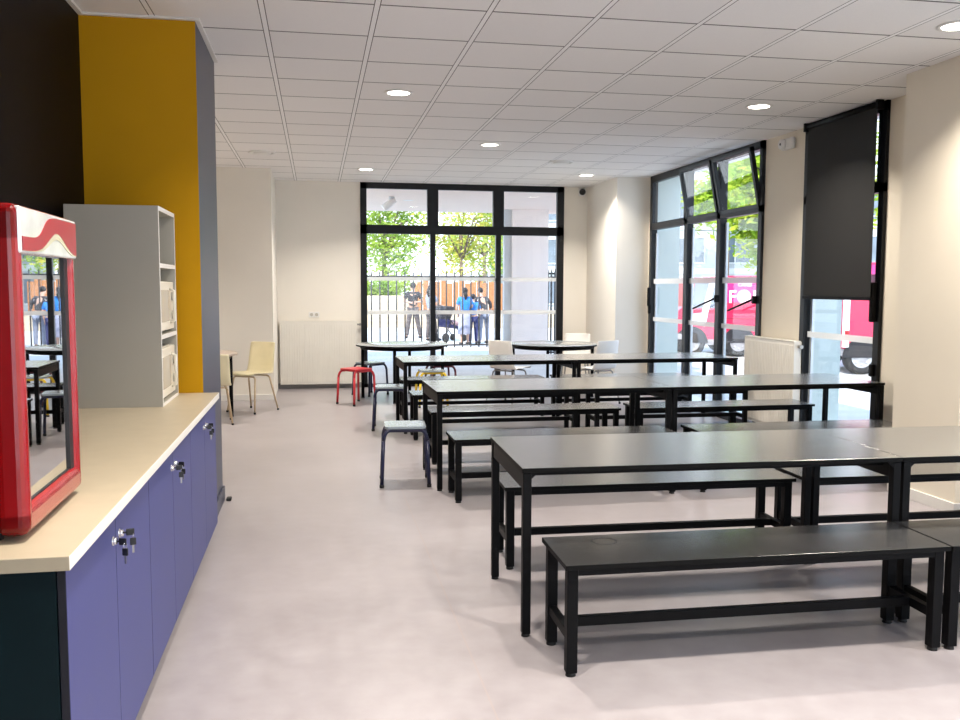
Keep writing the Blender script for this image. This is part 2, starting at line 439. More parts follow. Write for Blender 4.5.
# skirting
bh, bt = .075, .014
struct('baseboard_back', bx(-.545, W1[0], YW - bt, YW, 0, bh, bev=.003), 'base_shaded')  # white skirting coloured grey to stand for the shade beneath the radiator
struct('baseboard_chase', bx(-2.6, -.545 + bt, 11.62 - bt, 11.62, 0, bh, bev=.003), 'base_white')
struct('baseboard_corner', bx(W1[1], 3.985, YW - bt, YW, 0, bh, bev=.003), 'base_white')
bm = NB()
box(bm, 4.03 - bt, 4.03, 5.0 - bt, 5.66 + bt, 0, bh, bev=.003); box(bm, 4.03, XW, 5.0 - bt, 5.0, 0, bh, bev=.003); box(bm, XW - bt, XW, 4.42, 5.0 - bt, 0, bh, bev=.003)
struct('baseboard_pilaster', bm, 'base_white')
bm = NB(); box(bm, XW - bt, XW, 7.62, 8.40, 0, bh, bev=.003); struct('baseboard_right', bm, 'base_white')
bm = NB(); box(bm, 3.985 - bt, 3.985, 11.56 - bt, YW - bt, 0, bh, bev=.003); box(bm, 3.985, XW - .06, 11.56 - bt, 11.56, 0, bh, bev=.003)
struct('baseboard_far_right', bm, 'base_white')
bm = NB(); box(bm, -.643, -.643 + bt, 5.30, 6.2 + bt, 0, bh + .02, bev=.003); box(bm, XL, -.643, 6.2, 6.2 + bt, 0, bh + .02, bev=.003)
struct('baseboard_column', bm, 'bluewall')
# ceiling edge trim along the yellow column and dark wall
bm = NB(); box(bm, -.643, -.618, 5.245, 6.2, H - .012, H); box(bm, XL, -.643, 5.245, 5.27, H - .012, H); box(bm, XL, XL + .025, Y0, 5.245, H - .012, H)
struct('trim_1', bm, 'base_white')

# ------------------------------------------------------------------ windows
def pane(name, parent, axis, d, u0, u1, z0, z1, m='glass', th=.006):
    bm = NB()
    if axis == 'Y': box(bm, u0, u1, d - th / 2, d + th / 2, z0, z1)
    else: box(bm, d - th / 2, d + th / 2, u0, u1, z0, z1)
    return obj(name, bm, m, parent)

# back window (window_1): three bays, top lights
fr = NB(); yb0, yb1 = YW - .02, YW + .05
box(fr, W1[0], W1[0] + .09, yb0, yb1, 0, H); box(fr, W1[1] - .105, W1[1], yb0, yb1, 0, H)
box(fr, W1[0], W1[1], yb0, yb1, H - .085, H); box(fr, W1[0], W1[1], yb0, yb1, 0, .05)
box(fr, W1[0], W1[1], yb0, yb1, 2.205, 2.33)
for c in (1.665, 2.632):
    box(fr, c - .038, c + .038, yb0, yb1, .05, 2.205); box(fr, c - .08, c + .08, yb0, yb1, 2.33, H - .085)
win1 = struct('window_1', fr, 'frame')
bays = [(W1[0] + .09, 1.665), (1.665, 2.632), (2.632, W1[1] - .105)]
for k, (a, b) in enumerate(bays):
    pane('glass_pane', win1, 'Y', YW + .02, a + .02, b - .02, .04, 2.21)
    pane('top_pane', win1, 'Y', YW + .02, a + .02, b - .02, 2.32, H - .08)
    for z0, z1 in ((1.535, 1.588), (1.05, 1.108)):
        pane('film_strip', win1, 'Y', YW + .011, a + (.0 if k == 0 else .038), b - (.038 if k < 2 else 0), z0, z1, 'film', .002)

# unseen glazed front added behind the viewer for more daylight (unseen_window_5)
fr = NB(); ya, yb = Y0 - .12, Y0 - .05
box(fr, -1.0, 4.0, ya, yb, .04, .10); box(fr, -1.0, 4.0, ya, yb, H - .27, H - .2)
for c in (-.965, .25, 1.5, 2.75, 3.965): box(fr, c - .035, c + .035, ya, yb, .04, H - .2)
unseen_win5 = struct('unseen_window_5', fr, 'frame_grey')
for a, b in ((-.95, .23), (.27, 1.48), (1.52, 2.73), (2.77, 3.95)): pane('glass_pane', unseen_win5, 'Y', Y0 - .085, a, b, .08, H - .25)
# right windows
def side_window(name, y0, y1, mulls, hopper, cols):
    fr = NB(); x0, x1 = XW - .03, XW + .05
    box(fr, x0, x1, y0, y0 + .07, .04, H); box(fr, x0, x1, y1 - .07, y1, .04, H)
    box(fr, x0, x1, y0, y1, H - .08, H); box(fr, x0, x1, y0, y1, .0, .06); box(fr, x0, x1, y0, y1, 2.215, 2.285)
    for c in mulls: box(fr, x0, x1, c - .045, c + .045, .06, H - .08)
    w = struct(name, fr, cols)
    edges = [y0 + .03] + list(mulls) + [y1 - .03]
    for k in range(len(edges) - 1):
        a, b = edges[k] + .045, edges[k + 1] - .045
        pane('glass_pane', w, 'X', XW + .02, a - .01, b + .01, .05, 2.18)
        # pale spacer bar of the double glazing
        sp = NB(); box(sp, XW + .024, XW + .05, b - .05, b - .02, .06, 2.17); obj('spacer', sp, 'alu', w)
        for z0, z1 in ((1.50, 1.565), (1.0, 1.055)):
            pane('film_strip', w, 'X', XW + .012, a, b, z0, z1, 'film', .002)
        # top sash, hinged at the bottom, some tilted into the room
        zz0, zz1 = 2.265, H - .05
        sb = NB(); r = .038
        box(sb, -.022, .022, a - .02, a - .02 + r, 0, zz1 - zz0); box(sb, -.022, .022, b + .02 - r, b + .02, 0, zz1 - zz0)
        box(sb, -.022, .022, a - .02, b + .02, 0, r); box(sb, -.022, .022, a - .02, b + .02, zz1 - zz0 - r, zz1 - zz0)
        ang = -math.radians(11) if hopper[k] else 0
        s = obj('top_sash', sb, 'frame_grey' if hopper[k] else cols, w, (XW - .012, 0, zz0), (0, ang, 0))
        p = pane('sash_pane', s, 'X', 0, a + .03, b - .03, .05, zz1 - zz0 - .05)
    return w
win2 = side_window('window_2', 8.40, 11.47, (9.38, 10.28), (1, 1, 0), 'frame_grey')
win3 = side_window('window_3', 6.43, 7.62, (), (0,), 'frame')
unseen_win4 = side_window('unseen_window_4', -1.2, 4.4, (.2, 1.6, 3.0), (0, 0, 0, 0), 'frame_grey')  # unseen glazing on the near right wall, added to bring in daylight
for ya, yb in ((9.34, 9.93), (8.46, 9.02)):
    b = NB(); cyl(b, (4.385, ya, 1.335), (4.385, yb, 1.205), .011); box(b, 4.375, XW - .02, ya - .02, ya + .02, 1.29, 1.37, bev=.006)
    obj('opening_lever', b, 'black', win2)
b = NB(); box(b, 4.385, 4.425, 11.40, 11.44, 1.2, 1.45, bev=.01); box(b, 4.40, 4.43, 11.395, 11.445, 1.10, 1.22, bev=.006); obj('handle', b, 'black', win2)
b = NB(); box(b, 4.37, 4.42, 6.46, 6.50, 1.18, 1.50, bev=.012); obj('handle', b, 'black', win3)
b = NB(); box(b, 4.39, 4.42, 6.455, 6.50, .74, .84, bev=.008); obj('lock_case', b, 'black', win3)

# roller blind
rb = thing('roller_blind', 'charcoal roller blind pulled halfway down over the narrow right-hand window', 'blind', (4.36, 6.965, 1.37))
obj('fabric', bx(-.002, .002, -.50, .50, 0, H - 1.37 - .02), 'blind', rb)
b = NB(); box(b, -.012, .012, -.505, .505, -.016, .012, bev=.004); obj('bottom_bar', b, 'black', rb)
b = NB(); cyl(b, (.0, -.51, 1.525), (.0, .52, 1.525), .024); obj('roller_tube', b, 'black', rb)
obj('bracket', bx(-.03, .03, -.54, -.515, 1.48, 1.556, bev=.004), 'black', rb); obj('bracket', bx(-.03, .03, .515, .54, 1.48, 1.556, bev=.004), 'black', rb)

# ------------------------------------------------------------------ radiators, wall fittings
def radiator(label, loc, rz, w, h, n):
    """panel radiator: local x along the wall, back on y=0, front on y=-depth"""
    r = thing('radiator', label, 'radiator', loc, rz)
    b = NB(); box(b, 0, w, -.10, -.085, 0, h, bev=.003)
    for k in range(n):
        x = .012 + (w - .024) * (k + .5) / n; hw = (w - .024) / n * .29
        box(b, x - hw, x + hw, -.106, -.098, .03, h - .03, bev=.003)
    box(b, 0, w, -.045, -.03, 0, h, bev=.003)
    obj('front_panel', b, 'radiator', r)
    b = NB(); box(b, .004, w - .004, -.104, -.028, h, h + .012, bev=.003)
    for k in range(12): box(b, .03 + k * (w - .09) / 11, .05 + k * (w - .09) / 11, -.085, -.045, h + .004, h + .016)
    obj('top_grille', b, 'radiator', r)
    for x0 in (-.006, w - .002):
        b = NB(); box(b, x0, x0 + .008, -.104, -.028, .0, h + .004, bev=.002); obj('side_cover', b, 'radiator', r)
    b = NB(); cyl(b, (w + .005, -.06, h - .04), (w + .05, -.06, h - .04), .013); cyl(b, (w + .04, -.06, h - .04), (w + .062, -.06, h - .04), .020, .018)
    obj('valve', b, 'steel', r)
    for x in (.15, w - .15): b = NB(); box(b, x - .02, x + .02, -.03, 0, .08, h - .08); obj('bracket', b, 'radiator', r)
    return r
radiator('white ribbed panel radiator on the back wall left of the tall glazed window', (-.505, YW - .003, .066), 0, 1.065, .885, 30)
radiator('white panel radiator on the right wall between the two side windows', (XW - .003, 8.53, .10), -PI / 2, .96, .85, 30)

t = thing('wall_socket', 'small white double socket on the back wall above the radiator', 'socket', (-.036, YW, 1.05))
b = NB(); box(b, -.075, .075, -.012, 0, -.04, .04, bev=.004); obj('plate', b, 'plastic_white', t)
for x in (-.035, .035):
    b = NB(); cyl(b, (x, -.013, 0), (x, -.009, 0), .024); obj('socket_well', b, 'shelfwhite', t)

t = thing('dome_camera', 'small black ball camera on a white plate high on the back wall', 'camera', (3.89, YW, 2.855))
b = NB(); box(b, -.05, .05, -.03, 0, -.06, .06, bev=.01); obj('plate', b, 'plastic_white', t)
b = NB(); ball(b, (0, -.05, 0), .048, u=20, v=12); obj('lens_ball', b, 'dark', t)

t = thing('motion_sensor', 'white motion sensor on the right wall beside the top of the blind', 'sensor', (XW, 7.93, 2.815))
b = NB(); box(b, -.05, 0, -.10, .10, -.055, .055, bev=.018); obj('housing', b, 'plastic_white', t)
b = NB(); cyl(b, (-.085, .04, 0), (-.045, .04, 0), .045, .05, seg=24); obj('sensor_head', b, 'plastic_white', t)
b = NB(); cyl(b, (-.088, .04, 0), (-.083, .04, 0), .012); obj('eye', b, 'dark', t)

# ------------------------------------------------------------------ ceiling fittings
def downlight(x, y, label, first=[None]):
    if first[0]:
        return dup(first[0], (x, y, H), 0, label)
    t = thing('downlight', label, 'ceiling light', (x, y, H), 0, 'recessed round downlights')
    b = NB(); lathe(b, [(.108, 0), (.112, -.004), (.108, -.008), (.088, -.009), (.082, -.004), (.08, 0)], 40); obj('trim_ring', b, 'plastic_white', t)
    b = NB(); lathe(b, [(.083, -.002), (.083, -.006), (0, -.0065)], 40); obj('diffuser', b, 'lamp', t)
    first[0] = t
    return t
DL = [(.633, 6.92, 'lit round downlight in the ceiling nearest the yellow column'),
      (1.79, 9.22, 'lit round downlight in the middle of the ceiling, one row back'),
      (.633, 11.45, 'small lit round downlight just in front of the radiator and tall window'),
      (3.52, 11.45, 'lit round downlight near the back right corner of the ceiling'),
      (3.56, 6.86, 'lit round downlight near the top of the black blind'),
      (3.56, 4.57, 'lit round downlight nearest the right-hand pilaster, cut by the picture edge'),
      (.59, 4.55, 'lit round downlight overhead at the near end of the ceiling')]
for x, y, l in DL: downlight(x, y, l)
# unseen lamps added as fill join these; each lamp sheds light downwards
for i, (x, y) in enumerate([(d[0], d[1]) for d in DL] + [(1.79, 2.3), (3.56, 2.3), (.63, .4), (2.7, .4), (.0, 2.3), (1.2, -1.6), (3.3, -1.6), (-1.6, 9.2)]):
    la = bpy.data.lights.new('downlight_lamp', 'AREA'); la.shape = 'DISK'; la.size = .15
    la.energy = 25; la.color = (1.0, .92, .82); la.spread = math.radians(125)
    lo = bpy.data.objects.new('downlight_lamp', la); COL.objects.link(lo); lo.location = (x, y, H - .012)

def vent(x, y, label):
    t = thing('ceiling_vent', label, 'vent', (x, y, H), 0, 'round ceiling air vents')
    b = NB(); lathe(b, [(.15, 0), (.155, -.006), (.15, -.012), (.125, -.014), (.118, -.006), (.115, 0)], 40); obj('ring', b, 'plastic_white', t)
    b = NB(); lathe(b, [(.09, -.002), (.095, -.014), (.08, -.02), (0, -.022)], 40); obj('disc', b, 'plastic_white', t)
    return t
vent(-.57, 10.25, 'round white air vent in the ceiling near the left chase')
vent(2.86, 10.33, 'round white air vent in the ceiling in front of the tall window')

# ------------------------------------------------------------------ counter
CZ = .845
bm = NB(); box(bm, XL, -.556, 2.105, 5.269, CZ - .034, CZ, bev=.002)
for f in bm.faces: f.material_index = 1 if (f.normal.x > .5) else 0
ct = obj('worktop', bm, ['countertop', 'counteredge'])
tag(ct, 'long cream worktop with a pale edge over the blue cabinets', 'worktop')

FX = -.579     # door faces
cab_edges = [2.155, 3.193, 4.231, 5.268]
names = ['blue double-door cabinet with a dark teal end panel, nearest the viewer',
         'blue double-door cabinet in the middle of the row under the worktop',
         'blue double-door cabinet at the far end of the row beside the yellow column']
def key_set(x, y, z, label, hang):
    k = thing('key', label, 'key', (x, y, z), hang, 'black keys in the cabinet locks'); k.scale = (.72, .72, .72)
    b = NB(); box(b, .012, .030, -.0015, .0015, -.0035, .0035); box(b, .026, .058, -.0035, .0035, -.014, .014, bev=.003); obj('inserted_key', b, 'key_black', k)
    b = NB(); tube(b, [(.052, .012 * math.cos(a), -.016 + .012 * math.sin(a)) for a in [2 * PI * i / 16 for i in range(16)]], .0013, seg=6, closed=True); obj('key_ring', b, 'chrome', k)
    b = NB(); box(b, .040, .064, -.004, .004, -.056, -.026, bev=.003); obj('spare_key_head', b, 'key_black', k)
    b = NB(); box(b, .048, .056, -.0015, .0015, -.088, -.055); obj('spare_key_blade', b, 'steel', k)
    return k
keylab = [('key with a black head in the lock of the first blue door', 'key with a black head in the lock of the second blue door'),
          ('key with a black head in the lock of the third blue door', 'key with a black head in the lock of the fourth blue door'),
          ('key with a black head in the lock of the fifth blue door', 'key with a black head in the lock of the last blue door')]
for i in range(3):
    a, b_ = cab_edges[i], cab_edges[i + 1]; mid = (a + b_) / 2
    c = thing('cabinet', names[i], 'cabinet', (-.9, mid, 0), 0, 'blue cabinets under the worktop')
    a, b2, m2 = a - mid, b_ - mid, 0
    bm = NB(); box(bm, XL + .9 + .002, FX + .9 - .022, a + (.0 if i == 0 else .001), b2 - .001, .095, CZ - .0345); obj('carcass', bm, 'carcass', c)
    bm = NB(); box(bm, XL + .92, FX + .9 - .043, a + .002, b2 - .002, 0, .095); obj('plinth', bm, 'doorblack', c)
    for s, (u, v) in enumerate(((a + .002, -.0015), (.0015, b2 - .002))):
        bm = NB(); box(bm, FX + .9 - .020, FX + .9, u, v, .085, CZ - .045, bev=.0015)
        for f in bm.faces: f.material_index = 1 if f.normal.y < -.5 else 0
        d = obj('door', bm, ['door_blue', 'doorblack'], c)
        ly = -.042 if s == 0 else .042
        bm = NB(); cyl(bm, (FX + .9, ly, .73), (FX + .9 + .012, ly, .73), .010, seg=18); cyl(bm, (FX + .9 - .001, ly, .73), (FX + .9 + .003, ly, .73), .0135, seg=18)
        obj('lock', bm, 'chrome', d)
        key_set(FX + .001, mid + ly, .73, keylab[i][s], (-.35, .3, .2, -.3, .25, -.25)[i * 2 + s])
    bm = NB(); box(bm, FX + .9 - .004, FX + .9 + .009, .05, .16, CZ - .0449, CZ - .0352, bev=.002); obj('catch_plate', bm, 'plastic_white', c)

# ------------------------------------------------------------------ open shelf unit with microwaves
sx0, sx1, sy0, sy1, sz0, sz1 = -1.207, -.767, 4.675, 5.19, CZ, 1.850
t = thing('shelf_unit', 'tall grey-white open shelf unit standing on the worktop', 'shelf', ((sx0 + sx1) / 2, sy0, sz0))
lx0, lx1, ly1, lz1 = -.22, .22, sy1 - sy0, sz1 - sz0
def edged(bm):
    for f in bm.faces: f.material_index = 1 if f.normal.x > .5 else 0
    return bm
obj('side_panel', edged(bx(lx0, lx1, 0, .018, 0, lz1, bev=.001)), ['shelfwhite', 'shelfedge'], t)
obj('side_panel', edged(bx(lx0, lx1, ly1 - .018, ly1, 0, lz1, bev=.001)), ['shelfwhite', 'shelfedge'], t)
obj('back_panel', bx(lx0, lx0 + .008, .018, ly1 - .018, 0, lz1), 'shelfwhite', t)
obj('top', edged(bx(lx0, lx1, .018, ly1 - .018, lz1 - .022, lz1)), ['shelfwhite', 'shelfedge'], t)
shz = [.0, .34, .70]
for z in shz[1:]:
    obj('shelf', edged(bx(lx0 + .008, lx1, .018, ly1 - .018, z, z + .022)), ['shelfwhite', 'shelfedge'], t)
obj('bottom_panel', edged(bx(lx0 + .008, lx1, .018, ly1 - .018, 0, .016)), ['shelfwhite', 'shelfedge'], t)
def mwave(z, label):
    m = thing('microwave', label, 'microwave', ((sx0 + sx1) / 2 + .018, (sy0 + sy1) / 2, z), 0, 'microwave ovens in the shelf unit')
    obj('body', bx(-.18, .165, -.235, .235, .012, .27, bev=.006), 'microwave', m)
    obj('door', bx(.165, .192, -.235, .115, .014, .268, bev=.005), 'microwave', m)
    obj('door_window', bx(.190, .195, -.185, .065, .06, .225, bev=.002), 'mwdoor', m)
    b = NB(); tube(b, [(.19, .093, .05), (.215, .093, .06), (.215, .093, .22), (.19, .093, .23)], .008); obj('handle', b, 'microwave', m)
    obj('control_panel', bx(.165, .190, .118, .235, .014, .268, bev=.004), 'microwave', m)
    for zz in (.19, .09):
        b = NB(); cyl(b, (.19, .177, zz), (.206, .177, zz), .024, .021, seg=20); obj('knob', b, 'shelfwhite', m)
    for sx in (-.15, .14):
        for sy in (-.2, .2):
            b = NB(); cyl(b, (sx, sy, 0), (sx, sy, .014), .012); obj('foot', b, 'rubber', m)
    return m
mwave(sz0 + .0165, 'cream microwave oven in the lowest bay of the shelf unit')
mwave(sz0 + .3625, 'cream microwave oven in the middle bay of the shelf unit')

# ------------------------------------------------------------------ red glass-door fridge
fx1 = -.685
fr = thing('fridge', 'glossy red glass-door drinks fridge standing at the near end of the worktop', 'fridge', (fx1 - .227, 2.495, CZ), math.radians(1.2))
D2, W2 = .23, .274            # half depth, half width; front face at local x = +D2
zb, zt = .03, .797
b = NB(); box(b, -D2, D2 - .075, -W2, -W2 + .02, zb, zt); box(b, -D2, D2 - .075, W2 - .02, W2, zb, zt); box(b, -D2, -D2 + .03, -W2 + .02, W2 - .02, zb, zt)
box(b, -D2 + .03, D2 - .075, -W2 + .02, W2 - .02, zb, zb + .06); box(b, -D2 + .03, D2 - .075, -W2 + .02, W2 - .02, zt - .05, zt)
obj('body', b, 'red', fr)
b = NB(); box(b, -D2 + .03, -D2 + .034, -W2 + .022, W2 - .022, zb + .06, zt - .05)
box(b, -D2 + .034, D2 - .08, -W2 + .02, -W2 + .024, zb + .06, zt - .05); box(b, -D2 + .034, D2 - .08, W2 - .024, W2 - .02, zb + .06, zt - .05)
box(b, -D2 + .034, D2 - .08, -W2 + .024, W2 - .024, zb + .06, zb + .064)
obj('liner', b, 'fridgein', fr)
for z in (.16, .32, .48, .62):
    b = NB(); box(b, -D2 + .04, D2 - .095, -W2 + .025, W2 - .025, z, z + .006); box(b, D2 - .10, D2 - .09, -W2 + .025, W2 - .025, z - .006, z + .022, bev=.002)
    obj('shelf', b, 'fridgeshelf', fr)
# door: rounded red frame round the glass
dz0, dz1, gz0, gz1 = .015, zt - .102, .075, zt - .115
b = NB()
def bentstile(bm, y0, y1, z0, z1): box(bm, D2 - .072, D2, y0, y1, z0, z1, bev=.022, seg=4)
bentstile(b, -W2, -W2 + .05, dz0, zt + .004); bentstile(b, W2 - .05, W2, dz0, zt + .004); bentstile(b, -W2, W2, dz0, gz0 + .012); bentstile(b, -W2, W2, zt - .10, zt + .004)
door = obj('door', b, 'red', fr)
obj('door_glass', bx(D2 - .026, D2 - .018, -W2 + .036, W2 - .036, gz0 - .01, gz1 + .03), 'fridgeglass', door)
b = NB()
box(b, D2 - .070, D2 - .012, W2 - .085, W2 - .045, gz0, gz1 + .02); box(b, D2 - .070, D2 - .012, -W2 + .045, -W2 + .055, gz0, gz1 + .02); box(b, D2 - .070, D2 - .014, -W2 + .045, W2 - .045, gz0, gz0 + .014)
obj('gasket', b, 'dark', door)
# header with its printed ribbon
obj('header', bx(D2 - .014, D2 + .004, -W2 + .012, W2 - .004, zt - .112, zt - .002, bev=.006, seg=3), 'silver', fr).name = 'header'
hd = [o for o in fr.children if o.name.startswith('header')][0]
def ribbon(lo, hi, n=28):
    up = []; dn = []
    for k in range(n + 1):
        u = k / n; y = -W2 + .022 + u * (2 * W2 - .034)
        up.append((y, zt - .112 + .11 * min(.95, max(.04, hi(u))))); dn.append((y, zt - .112 + .11 * max(.04, min(.95, lo(u)))))
    return up + dn[::-1]
wave = lambda u: .5 + .5 * math.sin(u * 2 * PI * .98 - .9)
b = NB(); prism(b, ribbon(lambda u: .06 + .50 * math.exp(-((u - .60) / .22) ** 2), lambda u: .36 + .56 / (1 + math.exp(-(u - .36) * 22))), 'X', D2 + .0035, D2 + .006)
obj('ribbon', b, 'redflat', hd)
b = NB(); prism(b, ribbon(lambda u: .05 + .36 * math.exp(-((u - .60) / .20) ** 2), lambda u: .06 + .50 * math.exp(-((u - .60) / .22) ** 2)), 'X', D2 + .0035, D2 + .0055)
obj('arch_line', b, 'gold', hd)
for sx in (-.18, .14):
    for sy in (-.22, .22):
        b = NB(); cyl(b, (sx, sy, 0), (sx, sy, .032), .018, .022, seg=16); obj('foot', b, 'rubber', fr)

t = obj('door_stop', bx(-.017, .017, -.028, .028, 0, .022, bev=.006), 'rubber', None, (-.60, 6.17, 0)); tag(t, 'tiny black door stop on the floor at the foot of the blue column', 'door stop')

# ------------------------------------------------------------------ tables and benches
TZ = .714
def table(label, x, y, rz, L, D):
    """origin: front-left corner on the floor; x along, y away"""
    t = thing('canteen_table', label, 'table', (x, y, 0), rz, 'long black canteen tables')
    bm = NB(); box(bm, 0, L, 0, D, TZ - .02, TZ, bev=.002)
    for f in bm.faces: f.material_index = 0 if f.normal.z > .5 else 1
    obj('tabletop', bm, ['tabletop', 'edge'], t)
    s = .036
    for lx in (.004, L - s - .004):
        for ly in (.004, D - s - .004):
            obj('leg', bx(lx, lx + s, ly, ly + s, .012, TZ - .022, bev=.003), 'black', t)
            b = NB(); cyl(b, (lx + s / 2, ly + s / 2, 0), (lx + s / 2, ly + s / 2, .013), .018, .016); obj('foot', b, 'rubber', t)
        obj('side_rail', bx(lx + .004, lx + s - .004, s + .004, D - s - .004, TZ - .095, TZ - .028, bev=.003), 'black', t)
    for ly in (.09, D - .12):
        obj('long_rail', bx(s, L - s, ly, ly + .03, TZ - .05, TZ - .02), 'black', t)
    for lx, dx in ((s, 1), (L - s, -1)):
        for ly, dy in ((.006, 1), (D - .012, 1)):
            b = NB(); prism(b, [(lx, TZ - .021), (lx + dx * .03, TZ - .021), (lx, TZ - .05)], 'Y', ly, ly + .006); obj('gusset', b, 'black', t)
    return t
BZ = .435
def bench(label, x, y, rz, L, D=.38):
    t = thing('bench', label, 'bench', (x, y, 0), rz, 'low black benches along the tables')
    bm = NB(); box(bm, 0, L, 0, D, BZ - .02, BZ, bev=.002)
    for f in bm.faces: f.material_index = 0 if f.normal.z > .5 else 1
    obj('seat', bm, ['benchtop', 'edge'], t)
    s = .042
    for lx in (.012, L - s - .012):
        for ly in (.02, D - s - .02):
            obj('leg', bx(lx, lx + s, ly, ly + s, .014, BZ - .02, bev=.003), 'black', t)
            b = NB(); cyl(b, (lx + s / 2, ly + s / 2, 0), (lx + s / 2, ly + s / 2, .015), .02, .017); obj('foot', b, 'rubber', t)
        obj('end_rail', bx(lx + .006, lx + s - .006, .02 + s, D - .02 - s, .132, .170, bev=.002), 'black', t)
    obj('stretcher', bx(.012 + s - .006, L - .012 - s + .006, D / 2 - .015, D / 2 + .015, .132, .170, bev=.002), 'black', t)
    for ly in (.022, D - .047):
        obj('long_rail', bx(.012 + s, L - s - .012, ly, ly + .025, BZ - .048, BZ - .02), 'black', t)
    return t
r1 = math.radians(-1.4)
def along(x, y, rz, d): return x + d * math.cos(rz), y + d * math.sin(rz)
table('long black canteen table nearest the viewer, left of its pair', .822, 3.505, r1, 1.705, .785)
x, y = along(.822, 3.505, r1, 1.709); table('long black canteen table nearest the viewer, right of its pair against the picture edge', x, y, r1, 1.725, .785)
r2 = math.radians(1.0)
table('long black canteen table in the second row, left half, behind the blue stool', .83, 6.20, r2, 1.775, .79)
x, y = along(.83, 6.20, r2, 1.779); table('long black canteen table in the second row, right half, ending at the blind window', x, y, r2, 1.775, .79)
r3 = math.radians(.8)
table('long black canteen table in the back row, left half, beside the yellow stool', .832, 8.70, r3, 1.775, .79)
x, y = along(.832, 8.70, r3, 1.779); table('long black canteen table in the back row, right half, below the wide side window', x, y, r3, 1.775, .79)

rb_ = math.radians(-.8)
nb = bench('black bench nearest the viewer with a faint ring mark on its left end', .89, 3.085, rb_, 1.575)
b = NB(); lathe(b, [(.046, 0), (.046, .0006), (.052, .0006), (.052, 0), (.046, 0)], 40, Matrix.Translation((.235, .285, BZ))); obj('ring_mark', b, 'rubber', nb)['label'] = 'dull ring-shaped mark on the bench seat'
x, y = along(.89, 3.085, rb_, 1.583); bench('black bench nearest the viewer cut off by the picture edge', x, y, rb_, 1.575)
bench('black bench behind the nearest table, left of its pair', .935, 4.37, math.radians(-1.5), 1.59)
x, y = along(.935, 4.37, math.radians(-1.5), 1.64); bench('black bench behind the nearest table, right of its pair', x, y, math.radians(-1.5), 1.59)
bench('black bench in front of the second table row, left half, with a sunlit end', .895, 5.81, math.radians(.6), 1.60)
bench('black bench in front of the second table row, right half, reaching the pilaster', 2.665, 5.83, math.radians(.3), 1.66)
bench('black bench behind the second table row, left half', .905, 7.13, 0, 1.62)
bench('black bench behind the second table row, right half, in front of the side radiator', 2.665, 7.10, math.radians(.3), 1.635)
bench('black bench in front of the back table row, left half', .88, 8.30, 0, 1.63)
bench('black bench in front of the back table row, right half', 2.67, 8.30, 0, 1.63)
bench('black bench behind the back table row, left half', .90, 9.66, 0, 1.63)
bench('black bench behind the back table row, right half', 2.67, 9.66, 0, 1.63)

# ------------------------------------------------------------------ stools
def stool(label, x, y, rz, tubem, seatm, first={}):
    t = thing('stool', label, 'stool', (x, y, 0), rz, 'square tube stools')
    hs, zt_ = .150, .425
    # rounded-square seat
    pts = []
    for cx, cy, a0 in ((1, 1, 0), (-1, 1, 90), (-1, -1, 180), (1, -1, 270)):
        for k in range(6):
            a = math.radians(a0 + 90 * k / 5); pts.append((cx * (hs - .04) + .04 * math.cos(a), cy * (hs - .04) + .04 * math.sin(a)))
    b = NB(); prism(b, pts, 'Z', zt_, zt_ + .018); obj('seat', b, seatm, t)
    for s in (-1, 1):      # two inverted-U frames crossing under the seat, one per side
        b = NB()
        P = arc((-.158, s * .150, .34), (-.148, s * .140, zt_ - .004), (-.10, s * .125, zt_ - .012)) + arc((.10, s * .125, zt_ - .012), (.148, s * .140, zt_ - .004), (.158, s * .150, .34))
        tube(b, P, .0145, seg=10); obj('side_frame', b, tubem, t)
        for e in (-1, 1):
            b = NB(); tube(b, [(e * .158, s * .150, .34), (e * .172, s * .160, .012)], .0145, seg=10); obj('leg', b, tubem, t)
            b = NB(); cyl(b, (e * .1722, s * .1602, 0), (e * .172, s * .160, .022), .0165); obj('foot', b, 'rubber', t)
    b = NB()
    for e in (-.08, .08): tube(b, [(e, -.125, zt_ - .012), (e, .125, zt_ - .012)], .010, seg=8)
    obj('cross_bar', b, tubem, t)
    return t
stool('navy stool with a pale seat at the end of the second table row', .633, 6.525, -.07, 'navy', 'stoolseat')
stool('navy stool with a pale seat at the end of the back table row', .735, 9.08, -.10, 'navy', 'stoolseat')
stool('red stool with a red seat near the radiator', .475, 11.08, math.radians(38), 'redtube', 'redtube')
stool('navy stool with a pale seat behind the red stool', .70, 11.98, math.radians(40), 'navy', 'stoolseat')
stool('yellow-framed stool with a pale seat beside the round table by the tall window', 1.37, 10.75, .05, 'yellowtube', 'stoolseat')
stool('dark maroon stool behind the yellow stool', 1.60, 11.60, .15, 'maroon', 'maroon')

# ------------------------------------------------------------------ round tables
def round_table(label, x, y, r, a0, topm, edgem):
    t = thing('round_table', label, 'table', (x, y, 0), 0, 'round tables at the back of the room')
    b = NB(); lathe(b, [(0, TZ), (r - .004, TZ), (r, TZ - .004), (r, TZ - .02), (r - .006, TZ - .024), (0, TZ - .024)], 64)
    for f in b.faces: f.material_index = 0 if f.calc_center_median().z > TZ - .003 else 1
    obj('tabletop', b, [topm, edgem], t)
    for k in range(4):
        a = a0 + k * PI / 2; rr = r - .075; cx, cy = rr * math.cos(a), rr * math.sin(a)
        b = NB(); cyl(b, (cx, cy, .012), (cx, cy, TZ - .024), .021, seg=16); obj('leg', b, 'black', t)
        b = NB(); cyl(b, (cx, cy, 0), (cx, cy, .014), .023, seg=16); obj('foot', b, 'rubber', t)
    b = NB(); tube(b, [((r - .075) * math.cos(2 * PI * k / 40), (r - .075) * math.sin(2 * PI * k / 40), TZ - .045) for k in range(40)], .018, seg=8, closed=True); obj('under_ring', b, 'black', t)
    return t
